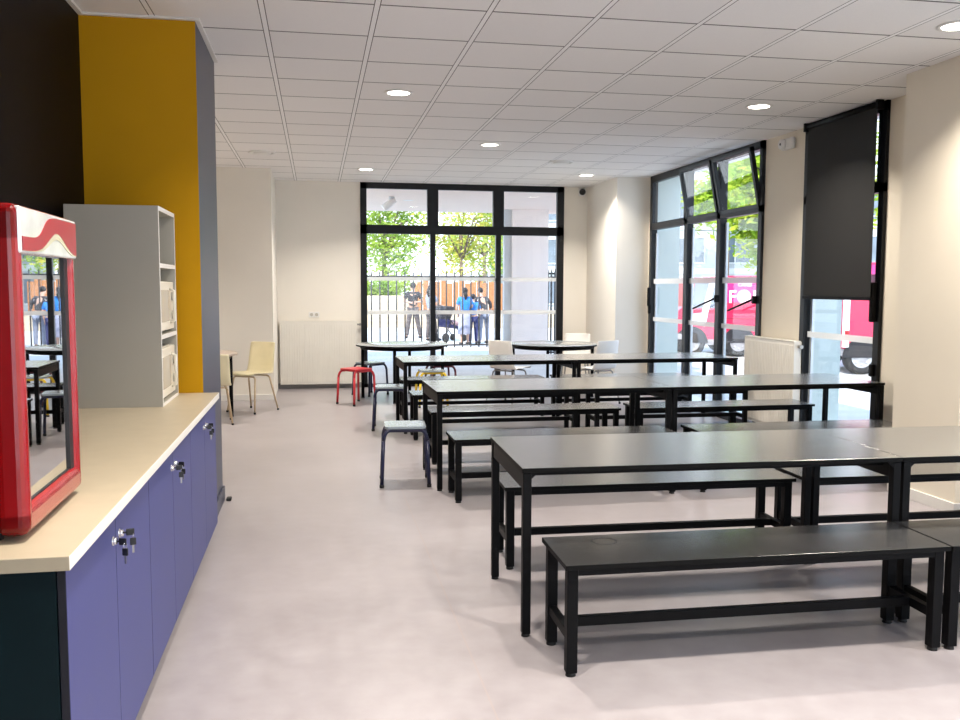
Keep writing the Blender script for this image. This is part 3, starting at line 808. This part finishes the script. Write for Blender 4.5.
round_table('round pale-topped table in front of the left side of the tall window', 1.09, 11.52, .60, -1.85, 'roundtop', 'edge')
round_table('round pale-topped table with white chairs near the back right corner', 3.06, 11.35, .60, -1.7, 'roundtop', 'edge')
round_table('round brown table half hidden behind the blue column', -1.47, 10.22, .60, -.05, 'browntop', 'browntop')

# ------------------------------------------------------------------ shell chairs
def chair(label, x, y, rz, shellm, legm):
    """faces local -y; seat .43 high"""
    t = thing('chair', label, 'chair', (x, y, 0), rz, 'one-piece shell chairs')
    prof = [(-.205, .425), (-.19, .438), (-.12, .437), (0, .430), (.10, .428), (.15, .438), (.178, .47), (.192, .53), (.205, .62), (.222, .72), (.235, .79), (.236, .797)]
    bm = NB(); nx = 10; rows = []
    for i, (py, pz) in enumerate(prof):
        hw = .20 if i < 5 else .20 - .012 * (i - 4) / 3
        if i in (0, len(prof) - 1): hw -= .012
        row = []
        for k in range(nx + 1):
            u = -1 + 2 * k / nx
            if i < 5: row.append(bm.verts.new((u * hw, py, pz + .018 * u * u - .0)))
            else: row.append(bm.verts.new((u * hw, py - .030 * u * u, pz)))
        rows.append(row)
    for a, b in zip(rows, rows[1:]):
        for k in range(nx):
            f = bm.faces.new((a[k], a[k + 1], b[k + 1], b[k])); f.smooth = True
    bmesh.ops.recalc_face_normals(bm, faces=bm.faces[:])
    bmesh.ops.solidify(bm, geom=bm.faces[:], thickness=.010)
    obj('shell', bm, shellm, t)
    for sx in (-1, 1):
        for (fy, fl_) in ((-.13, -.205), (.11, .21)):
            b = NB(); tube(b, [(sx * .13, fy, .415), (sx * .155, fy + (fl_ - fy) * .1, .395), (sx * .20, fl_, .012)], .0105, seg=10); obj('leg', b, legm, t)
            b = NB(); cyl(b, (sx * .2005, fl_, 0), (sx * .2, fl_, .02), .0135); obj('foot', b, 'rubber', t)
    b = NB()
    for fy in (-.13, .11): tube(b, [(-.13, fy, .415), (.13, fy, .415)], .0105, seg=10)
    obj('seat_bar', b, legm, t)
    return t
chair('cream shell chair with tan legs between the column and the radiator', -.745, 10.62, math.radians(-36), 'beige', 'woodleg')
chair('cream chair half hidden behind the blue column, its back to the viewer', -1.09, 9.74, math.radians(180 + 8), 'beige', 'woodleg').scale = (.93, .93, .93)
chair('white shell chair at the right of the round table by the back corner', 3.45, 10.68, math.radians(-155), 'offwhite', 'steel')
chair('taupe-shaded white chair at the left of the right-hand round table, back to the viewer', 2.36, 10.85, math.radians(132), 'offwhite', 'steel')
chair('white chair behind the white shell chair in the back right corner', 3.55, 11.96, math.radians(-25), 'offwhite', 'steel')

# ================================================================== OUTSIDE
G = -.12
struct('pavement', bx(-14, 60, YW + .3, 60, G - .1, G), 'concrete')
struct('street', bx(4.85, 60, -30, YW + .3, G - .1, G), 'concrete')
struct('ground_left', bx(-14, -2.7, -30, YW + .3, G - .1, G), 'concrete')
struct('ground_front', bx(-2.7, 4.85, -30, Y0 - .2, G - .1, G), 'concrete')
struct('wall_foundation', bx(-2.7, 4.85, Y0 - .2, YW + .3, G - .1, G), 'concrete')
# canopy over the terrace behind the tall window, with its white pillar
t = thing('canopy', 'white canopy roof sheltering the terrace outside the tall window', 'canopy', (1.4, 16, 3.0))
obj('soffit', bx(-4.4, 3.9, -2.78, 2.6, 0, .02), 'soffit', t)
obj('roof_edge', bx(-4.4, 3.9, -2.78, 2.6, .021, .34), 'render_out', t)
for x, y in ((.25, .2), (2.9, -.6)):
    b = NB(); lathe(b, [(0, -.004), (.09, -.004), (.1, 0), (0, .0)], 28, Matrix.Translation((x, y, 0))); obj('round_lamp', b, 'plastic_white', t)
t = obj('white_pillar', bx(3.89, 4.63, 17.6, 18.4, G, 2.999), 'render_out'); tag(t, 'broad white pillar holding up the canopy outside the tall window', 'pillar')
t = obj('grey_post', bx(3.74, 3.90, 17.7, 17.84, G, 2.999), 'facade2'); tag(t, 'slim grey post beside the broad white pillar outside', 'post')
t = thing('spotlight', 'white spotlight fixed under the canopy outside the tall window', 'spotlight', (1.30, 15.6, 2.999))
b = NB(); cyl(b, (0, 0, 0), (0, 0, -.05), .05); obj('mount', b, 'facade2', t)
b = NB(); cyl(b, (.06, 0, -.05), (-.14, 0, -.20), .05, .065, seg=18); obj('head', b, 'plastic_white', t)
b = NB(); tube(b, [(0, 0, -.04), (.03, 0, -.09), (0, 0, -.12)], .012); obj('arm', b, 'dark', t)

def fence(label, x0, x1, y, top, sp, r, rails):
    t = thing('bar_fence', label, 'fence', ((x0 + x1) / 2, y, G)); hw = (x1 - x0) / 2; n = int(round((x1 - x0) / sp))
    for k in range(n + 1):
        x = -hw + k * (2 * hw) / n
        b = NB(); cyl(b, (x, 0, .03), (x, 0, top - G - .06), r, seg=8); cyl(b, (x, 0, top - G - .06), (x, 0, top - G), r, .002, seg=8); obj('bar', b, 'fence', t)
    for z in rails: obj('rail', bx(-hw, hw, -.02, .02, z - G - .02, z - G + .02), 'fence', t)
    for x in (-hw, hw): obj('post', bx(x - .035, x + .035, -.035, .035, 0, top - G - .1), 'fence', t)
    return t
fence('tall black steel bar fence across the forecourt outside the tall window', .3, 6.6, 22.4, 1.84, .207, .018, (1.70, -.03))
fence('dense black bar gate just right of the broad white pillar outside', 4.82, 5.75, 19.2, 1.86, .075, .016, (1.75, .0))

t = thing('board_fence', 'orange timber board fence behind the people outside', 'fence', (5.4, 34, G))
b = NB()
for k in range(16): box(b, -1.85 + k * .232, -1.85 + k * .232 + .215, -.012, .012, .25, 1.70 + .05 * (k % 3))
obj('boards', b, 'timber', t)
for x in (-1.8, -.6, .6, 1.8): obj('post', bx(x - .05, x + .05, .014, .11, 0, 1.6), 'timber', t)
t = obj('low_wall', bx(-3, 3.65, 34.2, 34.5, G, 1.10), 'sandwall'); tag(t, 'low sand-coloured wall beyond the forecourt, left of the timber fence', 'wall')
t = obj('planter_wall', bx(3.4, 9.0, 33.2, 33.5, G, .42), 'sandwall'); tag(t, 'pale kerb wall along the foot of the timber fence', 'wall')

def tree(name, label, base, crown, rad, n, leaf, m, trunk_r, cat='tree', group=None, clumps=26):
    t = thing(name, label, cat, base, 0, group)
    rnd = random.Random(label)
    cx, cy, cz = crown; V = []; F = []
    cs = []
    for _ in range(clumps):
        while True:
            p = Vector((rnd.uniform(-1, 1), rnd.uniform(-1, 1), rnd.uniform(-1, 1)))
            if p.length < 1: break
        cs.append((Vector((cx + p.x * rad[0] * .8, cy + p.y * rad[1] * .8, cz + p.z * rad[2] * .8)), rnd.uniform(.25, .5)))
    for i in range(n):
        c, cr = cs[i % clumps]
        d = Vector((rnd.gauss(0, 1), rnd.gauss(0, 1), rnd.gauss(0, 1))).normalized() * rnd.random() ** .4
        p = c + Vector((d.x * rad[0] * cr, d.y * rad[1] * cr, d.z * rad[2] * cr))
        a = Vector((rnd.gauss(0, 1), rnd.gauss(0, 1), rnd.gauss(0, .6))).normalized(); bb = a.orthogonal().normalized()
        s = leaf * rnd.uniform(.6, 1.3); k = len(V)
        V += [p - a * s, p + bb * s * .5, p + a * s, p - bb * s * .5]; F.append((k, k + 1, k + 2, k + 3))
    me = bpy.data.meshes.new('foliage'); me.from_pydata([tuple(v) for v in V], [], F)
    obj('foliage', me, m, t)
    b = NB(); top = Vector((cx, cy, cz))
    tube(b, [(0, 0, 0), (cx * .3, cy * .3, (cz - rad[2]) * .6), (cx, cy, cz)], [trunk_r * 1.2, trunk_r, trunk_r * .5], seg=10)
    for c, _ in cs[:9]: tube(b, [tuple(Vector((cx * .6, cy * .6, cz - rad[2] * .5))), tuple((c + top) / 2), tuple(c)], [trunk_r * .45, trunk_r * .3, trunk_r * .12], seg=6)
    obj('trunk', b, 'bark', t)
    return t
gt = 'trees outside the windows'
tree('leafy_tree', 'dense bright green tree beyond the fence, left bay of the tall window', (2.9, 40.6, G), (.2, 0, 4.2), (2.4, 1.3, 2.9), 4600, .11, 'leaf', .14, group=gt, clumps=46)
tree('leafy_tree', 'yellowing open-crowned tree seen through the middle bay of the tall window', (5.9, 36.5, G), (0, 0, 3.9), (2.3, 1.2, 2.4), 2000, .10, 'leafyellow', .09, group=gt)
tree('leafy_tree', 'sparse green tree behind the yellowing one, beside the broad white pillar', (7.9, 42, G), (0, 0, 4.3), (2.4, 1.4, 2.6), 2600, .11, 'leaf', .11, group=gt)
tree('leafy_tree', 'lime green street tree behind the pink van, right bay of the wide side window', (12.3, 22.6, G), (0, 0, 4.2), (1.8, 1.6, 2.7), 7000, .12, 'leafbright', .13, group=gt, clumps=34)
tree('leafy_tree', 'lime green tree far off above the roof of the grey building', (17.6, 36.5, G), (0, 0, 6.0), (2.2, 1.6, 2.0), 3200, .14, 'leafbright', .14, group=gt)
tree('leafy_tree', 'lime green street tree glimpsed between the blind and its window frame', (17.4, 22.6, G), (0, 0, 4.6), (2.0, 1.8, 3.2), 6000, .13, 'leafbright', .13, group=gt)
tree('bush', 'green hedge bush above the low sand-coloured wall', (2.6, 35.6, G), (0, 0, 1.2), (1.9, .6, .75), 3500, .08, 'leaf', .05, 'bush')
# office block across the street
t = thing('office_building', 'low grey-blue office building across the street behind the vans', 'building', (20.5, 39.0, G), -.42)
obj('wall', bx(-13, 13, 0, 8, 0, 6.3), 'facade', t)
obj('roof_parapet', bx(-13.1, 13.1, -.15, 8.1, 6.3, 6.55), 'facade2', t)
for z in (2.2, 4.3): obj('floor_band', bx(-13.02, 13.02, -.06, .0, z, z + .28), 'facade2', t)
for r in range(3):
    for k in range(12):
        x = -12.3 + k * 2.1; z = (.75, 2.75, 4.85)[r]
        w = obj('window', bx(x, x + 1.35, -.05, .02, z, z + 1.15), 'winglass', t)
        fb = NB(); box(fb, x - .06, x + 1.41, -.09, -.05, z - .06, z); box(fb, x - .06, x + 1.41, -.09, -.05, z + 1.15, z + 1.21); box(fb, x - .06, x, -.09, -.05, z, z + 1.15); box(fb, x + 1.35, x + 1.41, -.09, -.05, z, z + 1.15); box(fb, x + .65, x + .70, -.09, -.05, z, z + 1.15)
        obj('window_frame', fb, 'facade2', w)

# ------------------------------------------------------------------ vans
def text_mesh(body, size, mats, parent, loc, name='lettering', ext=.006):
    cu = bpy.data.curves.new('txt', 'FONT'); cu.body = body; cu.size = size; cu.extrude = ext; cu.offset = size * .012
    o = bpy.data.objects.new('txt', cu); COL.objects.link(o)
    bpy.context.view_layer.update()
    me = bpy.data.meshes.new_from_object(o.evaluated_get(bpy.context.evaluated_depsgraph_get()))
    bpy.data.objects.remove(o); bpy.data.curves.remove(cu)
    me.materials.clear()
    return obj(name, me, mats, parent, loc, (PI / 2, 0, 0))

def wheel(parent, x, y, r):
    b = NB(); M = Matrix.Translation((x, y, r)) @ Matrix.Rotation(PI / 2, 4, 'X')
    lathe(b, [(r * .62, -.09), (r * .9, -.10), (r, -.07), (r, .07), (r * .9, .10), (r * .62, .09), (r * .62, -.09)], 36, M)
    w = obj('wheel', b, 'tyre', parent)
    b = NB(); lathe(b, [(0, .085), (r * .2, .09), (r * .25, .07), (r * .55, .075), (r * .64, .085), (r * .64, -.06), (0, -.06)], 30, M)
    for k in range(8):
        a = 2 * PI * k / 8; ball(b, (x + r * .42 * math.cos(a), y - .078, r + r * .42 * math.sin(a)), (r * .085, .012, r * .085), u=8, v=6)
    obj('hub_cap', b, 'hub', w)
    return w

def flower(parent, x, y, z, R):
    b = NB()
    for ring, n, rr, pr in ((0, 8, .30, .12), (1, 12, .60, .14), (2, 16, .86, .13)):
        for k in range(n):
            a = 2 * PI * (k + .5 * ring) / n
            ball(b, (x + R * rr * math.cos(a), y, z + R * rr * math.sin(a)), (R * pr, .006, R * pr), u=8, v=6)
    ball(b, (x, y, z), (R * .15, .006, R * .15), u=8, v=6)
    return obj('flower_emblem', b, 'vanwhite', parent)

def van(label, loc, rz, L, Ht, zb, body, upper, upz, wheels, wr, cab):
    t = thing('van', label, 'van', loc, rz, 'crimson delivery vans in the street'); W = 1.75
    b = NB(); box(b, cab, L, 0, W, zb, Ht, bev=.05, seg=3); obj('cargo_box', b, body, t)
    if cab:
        b = NB(); prism(b, [(0.02, zb), (cab + .03, zb), (cab + .03, Ht - .04), (.45, Ht - .05), (.22, Ht * .62), (.02, Ht * .52)], 'Y', .02, W - .02); c = obj('cab', b, body, t)
        b = NB(); prism(b, [(.34, Ht * .60), (cab - .06, Ht * .60), (cab - .06, Ht - .16), (.48, Ht - .16)], 'Y', .012, .03); obj('side_window', b, 'winglass', c)
        b = NB(); prism(b, [(.58, .75), (.72, .68), (.93, Ht - .12), (.80, Ht - .16)], 'Y', .004, .02); obj('white_stripe', b, 'vanlight', c)
        b = NB(); prism(b, [(.36, .96), (.62, 1.0), (.66, .70), (.46, .76)], 'Y', .003, .02); obj('white_patch', b, 'vanlight', c)
        b = NB(); ball(b, (.06, .25, zb + .30), (.05, .10, .09)); obj('headlight', b, 'vanlight', c)
        obj('bumper', bx(-.04, .40, -.01, W + .01, zb - .02, zb + .14, bev=.03), 'vanskirt', t)
    obj('upper_panel', bx(cab + .06 if cab else .06, L - .05, -.006, .004, upz, Ht - .05, bev=.001), upper, t)
    obj('skirt', bx(cab * .4 if cab else .03, L - .02, .03, W - .03, zb - .13, zb + .001), 'vanskirt', t)
    for x in wheels:
        wheel(t, x, .10, wr); wheel(t, x, W - .10, wr)
        b = NB(); pts = [(x + (wr + .05) * math.cos(a), wr + (wr + .05) * math.sin(a)) for a in [PI * k / 14 for k in range(15)]]
        prism(b, pts, 'Y', -.004, .03); obj('wheel_arch', b, 'dark', t)
    return t
v = van('crimson van with white lettering, parked beyond the wide side window', (7.95, 19.06, G), -.1815, 3.7, 1.84, .40, 'pink', 'magenta', 1.24, (.42, 1.50), .32, 1.05)
tl = obj('cargo_line', bx(1.06, 3.64, -.004, .004, .86, .872), 'dark', v)
text_mesh('CAF\u00c9S', .11, 'vanwhite', v, (1.44, -.008, 1.60), 'small_lettering')
text_mesh('F', .40, 'vanwhite', v, (1.225, -.008, 1.23))
flower(v, 1.58, -.010, 1.37, .16)
text_mesh('LL', .40, 'vanwhite', v, (1.77, -.008, 1.23))
v2 = van('crimson box van nearer the building, seen beneath the black blind', (9.38, 14.66, G), -.1815, 3.9, 2.04, .46, 'pink', 'magenta', 1.72, (.36, 3.0), .31, 0)
obj('corner_strip', bx(-.004, .10, -.008, .05, .50, 1.98), 'vanlight', v2)
obj('tail_lamp', bx(.02, .10, -.012, .02, .62, .80), 'red', v2)

# ------------------------------------------------------------------ people
def skin_mesh(name, verts, edges, radii, mats, parent, sub=1, root=0):
    me = bpy.data.meshes.new(name + '_cage'); me.from_pydata([tuple(v) for v in verts], edges, [])
    o = bpy.data.objects.new(name + '_cage', me); COL.objects.link(o)
    o.modifiers.new('s', 'SKIN')
    for i, r in enumerate(radii):
        rr = r if isinstance(r, tuple) else (r, r)
        me.skin_vertices[0].data[i].radius = rr
        me.skin_vertices[0].data[i].use_root = (i == root)
    md = o.modifiers.new('b', 'SUBSURF'); md.levels = sub; md.render_levels = sub
    bpy.context.view_layer.update()
    out = bpy.data.meshes.new_from_object(o.evaluated_get(bpy.context.evaluated_depsgraph_get()))
    bpy.data.objects.remove(o); bpy.data.meshes.remove(me)
    for p in out.polygons: p.use_smooth = True
    out.materials.clear()
    return obj(name, out, mats, parent)

def person(label, loc, rz, k, stance, arms, top, bottom, bottom_len, lean=0.0, head_turn=0.0, sleeve='short', hair_long=False, stripe=False, skirt=False):
    """faces local +y; k scales a 1.70 m figure; arms = ((elbow,wrist) left, (elbow,wrist) right); stance = ankle offsets"""
    t = thing('person', label, 'person', loc, rz, 'people outside the fence')
    def L(v): return Vector((v[0], v[1] + lean * max(0, v[2] - .9), v[2])) * k
    V = []; E = []; R = []
    def add(v, r, par=None):
        V.append(L(v)); R.append((r[0] * k, r[1] * k) if isinstance(r, tuple) else r * k)
        if par is not None: E.append((par, len(V) - 1))
        return len(V) - 1
    pel = add((0, 0, .93), (.135, .10)); wa = add((0, 0, 1.08), (.125, .09), pel); ch = add((0, 0, 1.28), (.15, .10), wa); nb = add((0, -.005, 1.42), (.085, .07), ch)
    nk = add((0, 0, 1.48), .052, nb); hd = add((0, .015, 1.575), (.072, .088), nk); ht = add((0, .01, 1.655), (.058, .070), hd)
    c, s = math.cos(head_turn), math.sin(head_turn)
    fwd = lambda d, z, sx=0: (d * -s + sx * c, d * c + .015 + sx * s, z)
    add(fwd(.115, 1.565), .012, hd)
    for e in (-1, 1): add(fwd(.0, 1.572, e * .088), .016, hd)
    J = {}
    for i, e in enumerate((-1, 1)):
        hp = add((e * .085, 0, .88), (.088, .088), pel); ax, ay = stance[i]
        kn = add((e * .095 + ax * .45, ay * .45 + .02, .49), .058, hp); an = add((e * .09 + ax, ay, .09), .037, kn); to = add((e * .10 + ax, ay + .14, .035), (.038, .03), an)
        sh = add((e * .17, 0, 1.385), .062, ch); el, wr = arms[i]
        eb = add(el, .042, sh); wi = add(wr, .030, eb)
        d = (Vector(wr) - Vector(el)).normalized(); pm = Vector(wr) + d * .07; pa = add(tuple(pm), (.038, .022), wi)
        side = d.cross(Vector((0, 1, .2))).normalized() if abs(d.y) < .9 else Vector((1, 0, 0))
        curl = Vector((0, .35, -.1))
        for f, ln in zip((-1.5, -.5, .5, 1.5), (.075, .09, .085, .065)):
            b0 = pm + side * f * .019 + d * .03; f1 = add(tuple(b0), .010, pa); f2 = add(tuple(b0 + (d + curl * .5).normalized() * ln * .55), .009, f1); add(tuple(b0 + (d + curl).normalized() * ln), .008, f2)
        th = add(tuple(pm - side * .04 * e - d * .02), .011, pa); add(tuple(pm - side * .06 * e + d * .03), .009, th)
        J[e] = (hp, kn, an, to, sh, eb, wi)
    skin_mesh('body', V, E, R, 'skin', t, 1)
    P = lambda i: V[i] / k
    # clothes follow the body
    sv, se, sr = [V[pel] + Vector((0, 0, .0)), V[wa], V[ch], V[nb] - Vector((0, 0, .01 * k))], [(0, 1), (1, 2), (2, 3)], [(.150 * k, .118 * k), (.142 * k, .108 * k), (.168 * k, .122 * k), (.085 * k, .08 * k)]
    for e in (-1, 1):
        hp, kn, an, to, sh, eb, wi = J[e]; b0 = len(sv)
        sv.append(V[sh]); sr.append(.078 * k); se.append((2, b0))
        endp = V[sh].lerp(V[eb], .75) if sleeve == 'short' else V[eb]
        sv.append(endp); sr.append(.062 * k); se.append((b0, b0 + 1))
        if sleeve == 'long': sv.append(V[eb].lerp(V[wi], .92)); sr.append(.042 * k); se.append((b0 + 1, b0 + 2))
    top_o = skin_mesh('shirt', sv, se, sr, top, t, 1)
    if stripe:
        b = NB()
        for e in (-1, 1): tube(b, [V[J[e][4]] + Vector((e * .0, -.095, -.05)) * k, V[nb] + Vector((e * .07, -.10, -.13)) * k], .022 * k, seg=8)
        obj('shoulder_stripe', b, 'vanlight', top_o)
    if skirt:
        b = NB(); lathe(b, [(.0, .97 * k), (.155 * k, .97 * k), (.18 * k, .80 * k), (.20 * k, .55 * k), (.21 * k, .34 * k), (.20 * k, .33 * k), (0, .36 * k)], 28); obj('skirt', b, bottom, t)
    else:
        bv, be, br = [V[pel]], [], [(.148 * k, .118 * k)]
        for e in (-1, 1):
            hp, kn, an = J[e][:3]; b0 = len(bv)
            bv += [V[hp], V[kn]]; br += [(.104 * k, .104 * k), .076 * k]; be += [(0, b0), (b0, b0 + 1)]
            if bottom_len == 'long': bv.append(V[an] + Vector((0, 0, -.01))); br.append(.060 * k); be.append((b0 + 1, b0 + 2))
        skin_mesh('trousers', bv, be, br, bottom, t, 1)
    for e in (-1, 1):
        b = NB(); a, o = V[J[e][2]], V[J[e][3]]; m = (a + o) / 2
        ball(b, (m.x, m.y + .01, .045 * k), (.048 * k, .135 * k, .045 * k), u=14, v=10); obj('shoe', b, 'shoe', t)
    b = NB(); hc = (V[hd] + V[ht]) / 2
    ball(b, (hc.x + .012 * s, hc.y - .018 * k * c, hc.z + .012 * k), (.088 * k, .098 * k, .098 * k), u=18, v=12)
    if hair_long: tube(b, [hc + Vector((0, -.09, -.02)) * k, hc + Vector((0, -.11, -.12)) * k, hc + Vector((0, -.09, -.26)) * k], [.05 * k, .06 * k, .025 * k])
    obj('hair', b, 'hair', t)
    for e in (-1, 1):
        b = NB(); q = L(fwd(.092, 1.592, e * .032)); ball(b, q, .011 * k, u=8, v=6); obj('eye', b, 'eye', t)
    b = NB(); q = L(fwd(.098, 1.528)); ball(b, q, (.022 * k, .008 * k, .007 * k), u=8, v=6); obj('mouth', b, 'lip', t)
    return t
# man with forearms raised behind his back, legs apart, facing away
person('person in dark T-shirt and grey trousers standing with arms folded behind the back', (2.87, 26.9, G), .05, .985, ((-.10, 0), (.13, 0)),
       (((-.30, -.06, 1.14), (-.10, -.17, 1.10)), ((.30, -.06, 1.14), (.10, -.17, 1.12))), 'shirt_dark', 'trouser', 'long')
person('person in grey-blue top mostly hidden behind the window mullion, pushing the pushchair', (3.25, 25.6, G), -1.1, .94, ((0, -.08), (0, .12)),
       (((-.22, .12, 1.13), (-.16, .38, 1.05)), ((.22, .12, 1.13), (.16, .38, 1.05))), 'grey_cloth', 'trouser', 'long', hair_long=True)
person('person in bright blue top and long pale skirt standing at the fence', (3.93, 23.7, G), .1, .90, ((-.01, 0), (.01, .03)),
       (((-.24, .03, 1.12), (-.17, .16, .95)), ((.24, .06, 1.13), (.10, .22, 1.08))), 'shirt_blue', 'skirt', 'long', hair_long=True, skirt=True)
person('shorter person in blue top and navy trousers beside the person in the long skirt', (4.20, 23.95, G), -.15, .80, ((-.01, 0), (.02, .02)),
       (((-.22, .03, 1.12), (-.15, .18, .98)), ((.24, .02, 1.12), (.20, .06, .90))), 'shirt_blue', 'navycloth', 'long')
person('person in dark jacket with pale shoulder stripes, bending forward', (4.55, 24.2, G), .2, .90, ((-.04, 0), (.04, .05)),
       (((-.30, .08, 1.22), (-.34, .22, 1.05)), ((.30, .08, 1.22), (.34, .22, 1.05))), 'shirt_dark', 'grey_cloth', 'long', lean=.45, sleeve='long', stripe=True)

# pushchair
t = thing('pushchair', 'dark pushchair with a patterned blanket beside the window mullion', 'pushchair', (3.72, 25.3, G), -1.0)
for e in (-1, 1):
    b = NB(); tube(b, [(e * .22, -.42, .98), (e * .22, -.30, .80), (e * .23, .38, .12)], .014); tube(b, [(e * .22, -.10, .58), (e * .23, -.32, .12)], .014); obj('frame', b, 'dark', t)
b = NB(); tube(b, [(-.22, -.42, .98), (0, -.44, 1.0), (.22, -.42, .98)], .016); obj('push_bar', b, 'dark', t)
b = NB(); prism(b, [(-.20, .42), (.26, .36), (.30, .42), (-.08, .50), (-.24, .88), (-.30, .86)], 'X', -.20, .20); obj('seat', b, 'navycloth', t)
b = NB()
pr = [(.0, .0)]
for k in range(5):
    a0, a1 = math.radians(60 + 24 * k), math.radians(60 + 24 * (k + 1))
    prism(b, [(-.12 + .02 * math.cos(a0), .66), (-.12 + .36 * math.cos(a0), .66 + .36 * math.sin(a0)), (-.12 + .36 * math.cos(a1), .66 + .36 * math.sin(a1))], 'X', -.22, .22)
obj('hood', b, 'shirt_dark', t)
b = NB(); ball(b, (0, .10, .50), (.19, .24, .13), u=16, v=10); obj('blanket', b, 'pinkcloth', t)
for e in (-1, 1):
    for y, r in ((.38, .10), (-.32, .13)):
        b = NB(); lathe(b, [(0, -.018), (r * .85, -.018), (r, -.012), (r, .012), (r * .85, .018), (0, .018)], 24, Matrix.Translation((e * .25, y, r)) @ Matrix.Rotation(PI / 2, 4, 'Y')); obj('wheel', b, 'tyre', t)

# ================================================================== light, sky, camera
w = bpy.data.worlds.new('sky'); S.world = w; w.use_nodes = True
nt = w.node_tree; bg = nt.nodes['Background']
tc = nd(nt, 'ShaderNodeTexCoord'); sp = nd(nt, 'ShaderNodeSeparateXYZ'); nt.links.new(tc.outputs['Generated'], sp.inputs[0])
rp = nd(nt, 'ShaderNodeValToRGB'); nt.links.new(sp.outputs['Z'], rp.inputs[0])
rp.color_ramp.elements[0].color = (.84, .925, 1.0, 1); rp.color_ramp.elements[0].position = 0
rp.color_ramp.elements[1].color = (.42, .64, 1.0, 1); rp.color_ramp.elements[1].position = .75
nt.links.new(rp.outputs[0], bg.inputs['Color']); bg.inputs['Strength'].default_value = 1.9
sl = bpy.data.lights.new('sun', 'SUN'); sl.energy = 4.4; sl.angle = math.radians(.6); sl.color = (1, .95, .86)
so = bpy.data.objects.new('sun', sl); COL.objects.link(so); so.location = (-10, -8, 20)
so.rotation_euler = Vector((-.6, -.85, 1)).to_track_quat('Z', 'Y').to_euler()

def cam_axes(yaw, pitch, roll):
    f = Vector((math.sin(yaw) * math.cos(pitch), math.cos(yaw) * math.cos(pitch), -math.sin(pitch)))
    r = Vector((math.cos(yaw), -math.sin(yaw), 0)); u = r.cross(f)
    c, s = math.cos(roll), math.sin(roll)
    return c * r + s * u, c * u - s * r, f
cd = bpy.data.cameras.new('camera'); cam = bpy.data.objects.new('camera', cd); COL.objects.link(cam)
r, u, f = cam_axes(.1815014, .0823121, .0032747)
M = Matrix((r, u, -f)).transposed().to_4x4(); M.translation = (0, 0, 1.4558); cam.matrix_world = M
cd.sensor_fit = 'HORIZONTAL'; cd.sensor_width = 36; cd.lens = 890.579 / 960 * 36; cd.clip_start = .05; cd.clip_end = 300
S.camera = cam
S.view_settings.view_transform = 'Standard'; S.view_settings.look = 'None'; S.view_settings.gamma = 1; S.view_settings.use_curve_mapping = False
S.view_settings.exposure = 0.74
cy = S.cycles
cy.use_denoising = True; cy.max_bounces = 10; cy.diffuse_bounces = 6; cy.glossy_bounces = 4; cy.transparent_max_bounces = 24; cy.sample_clamp_indirect = 6
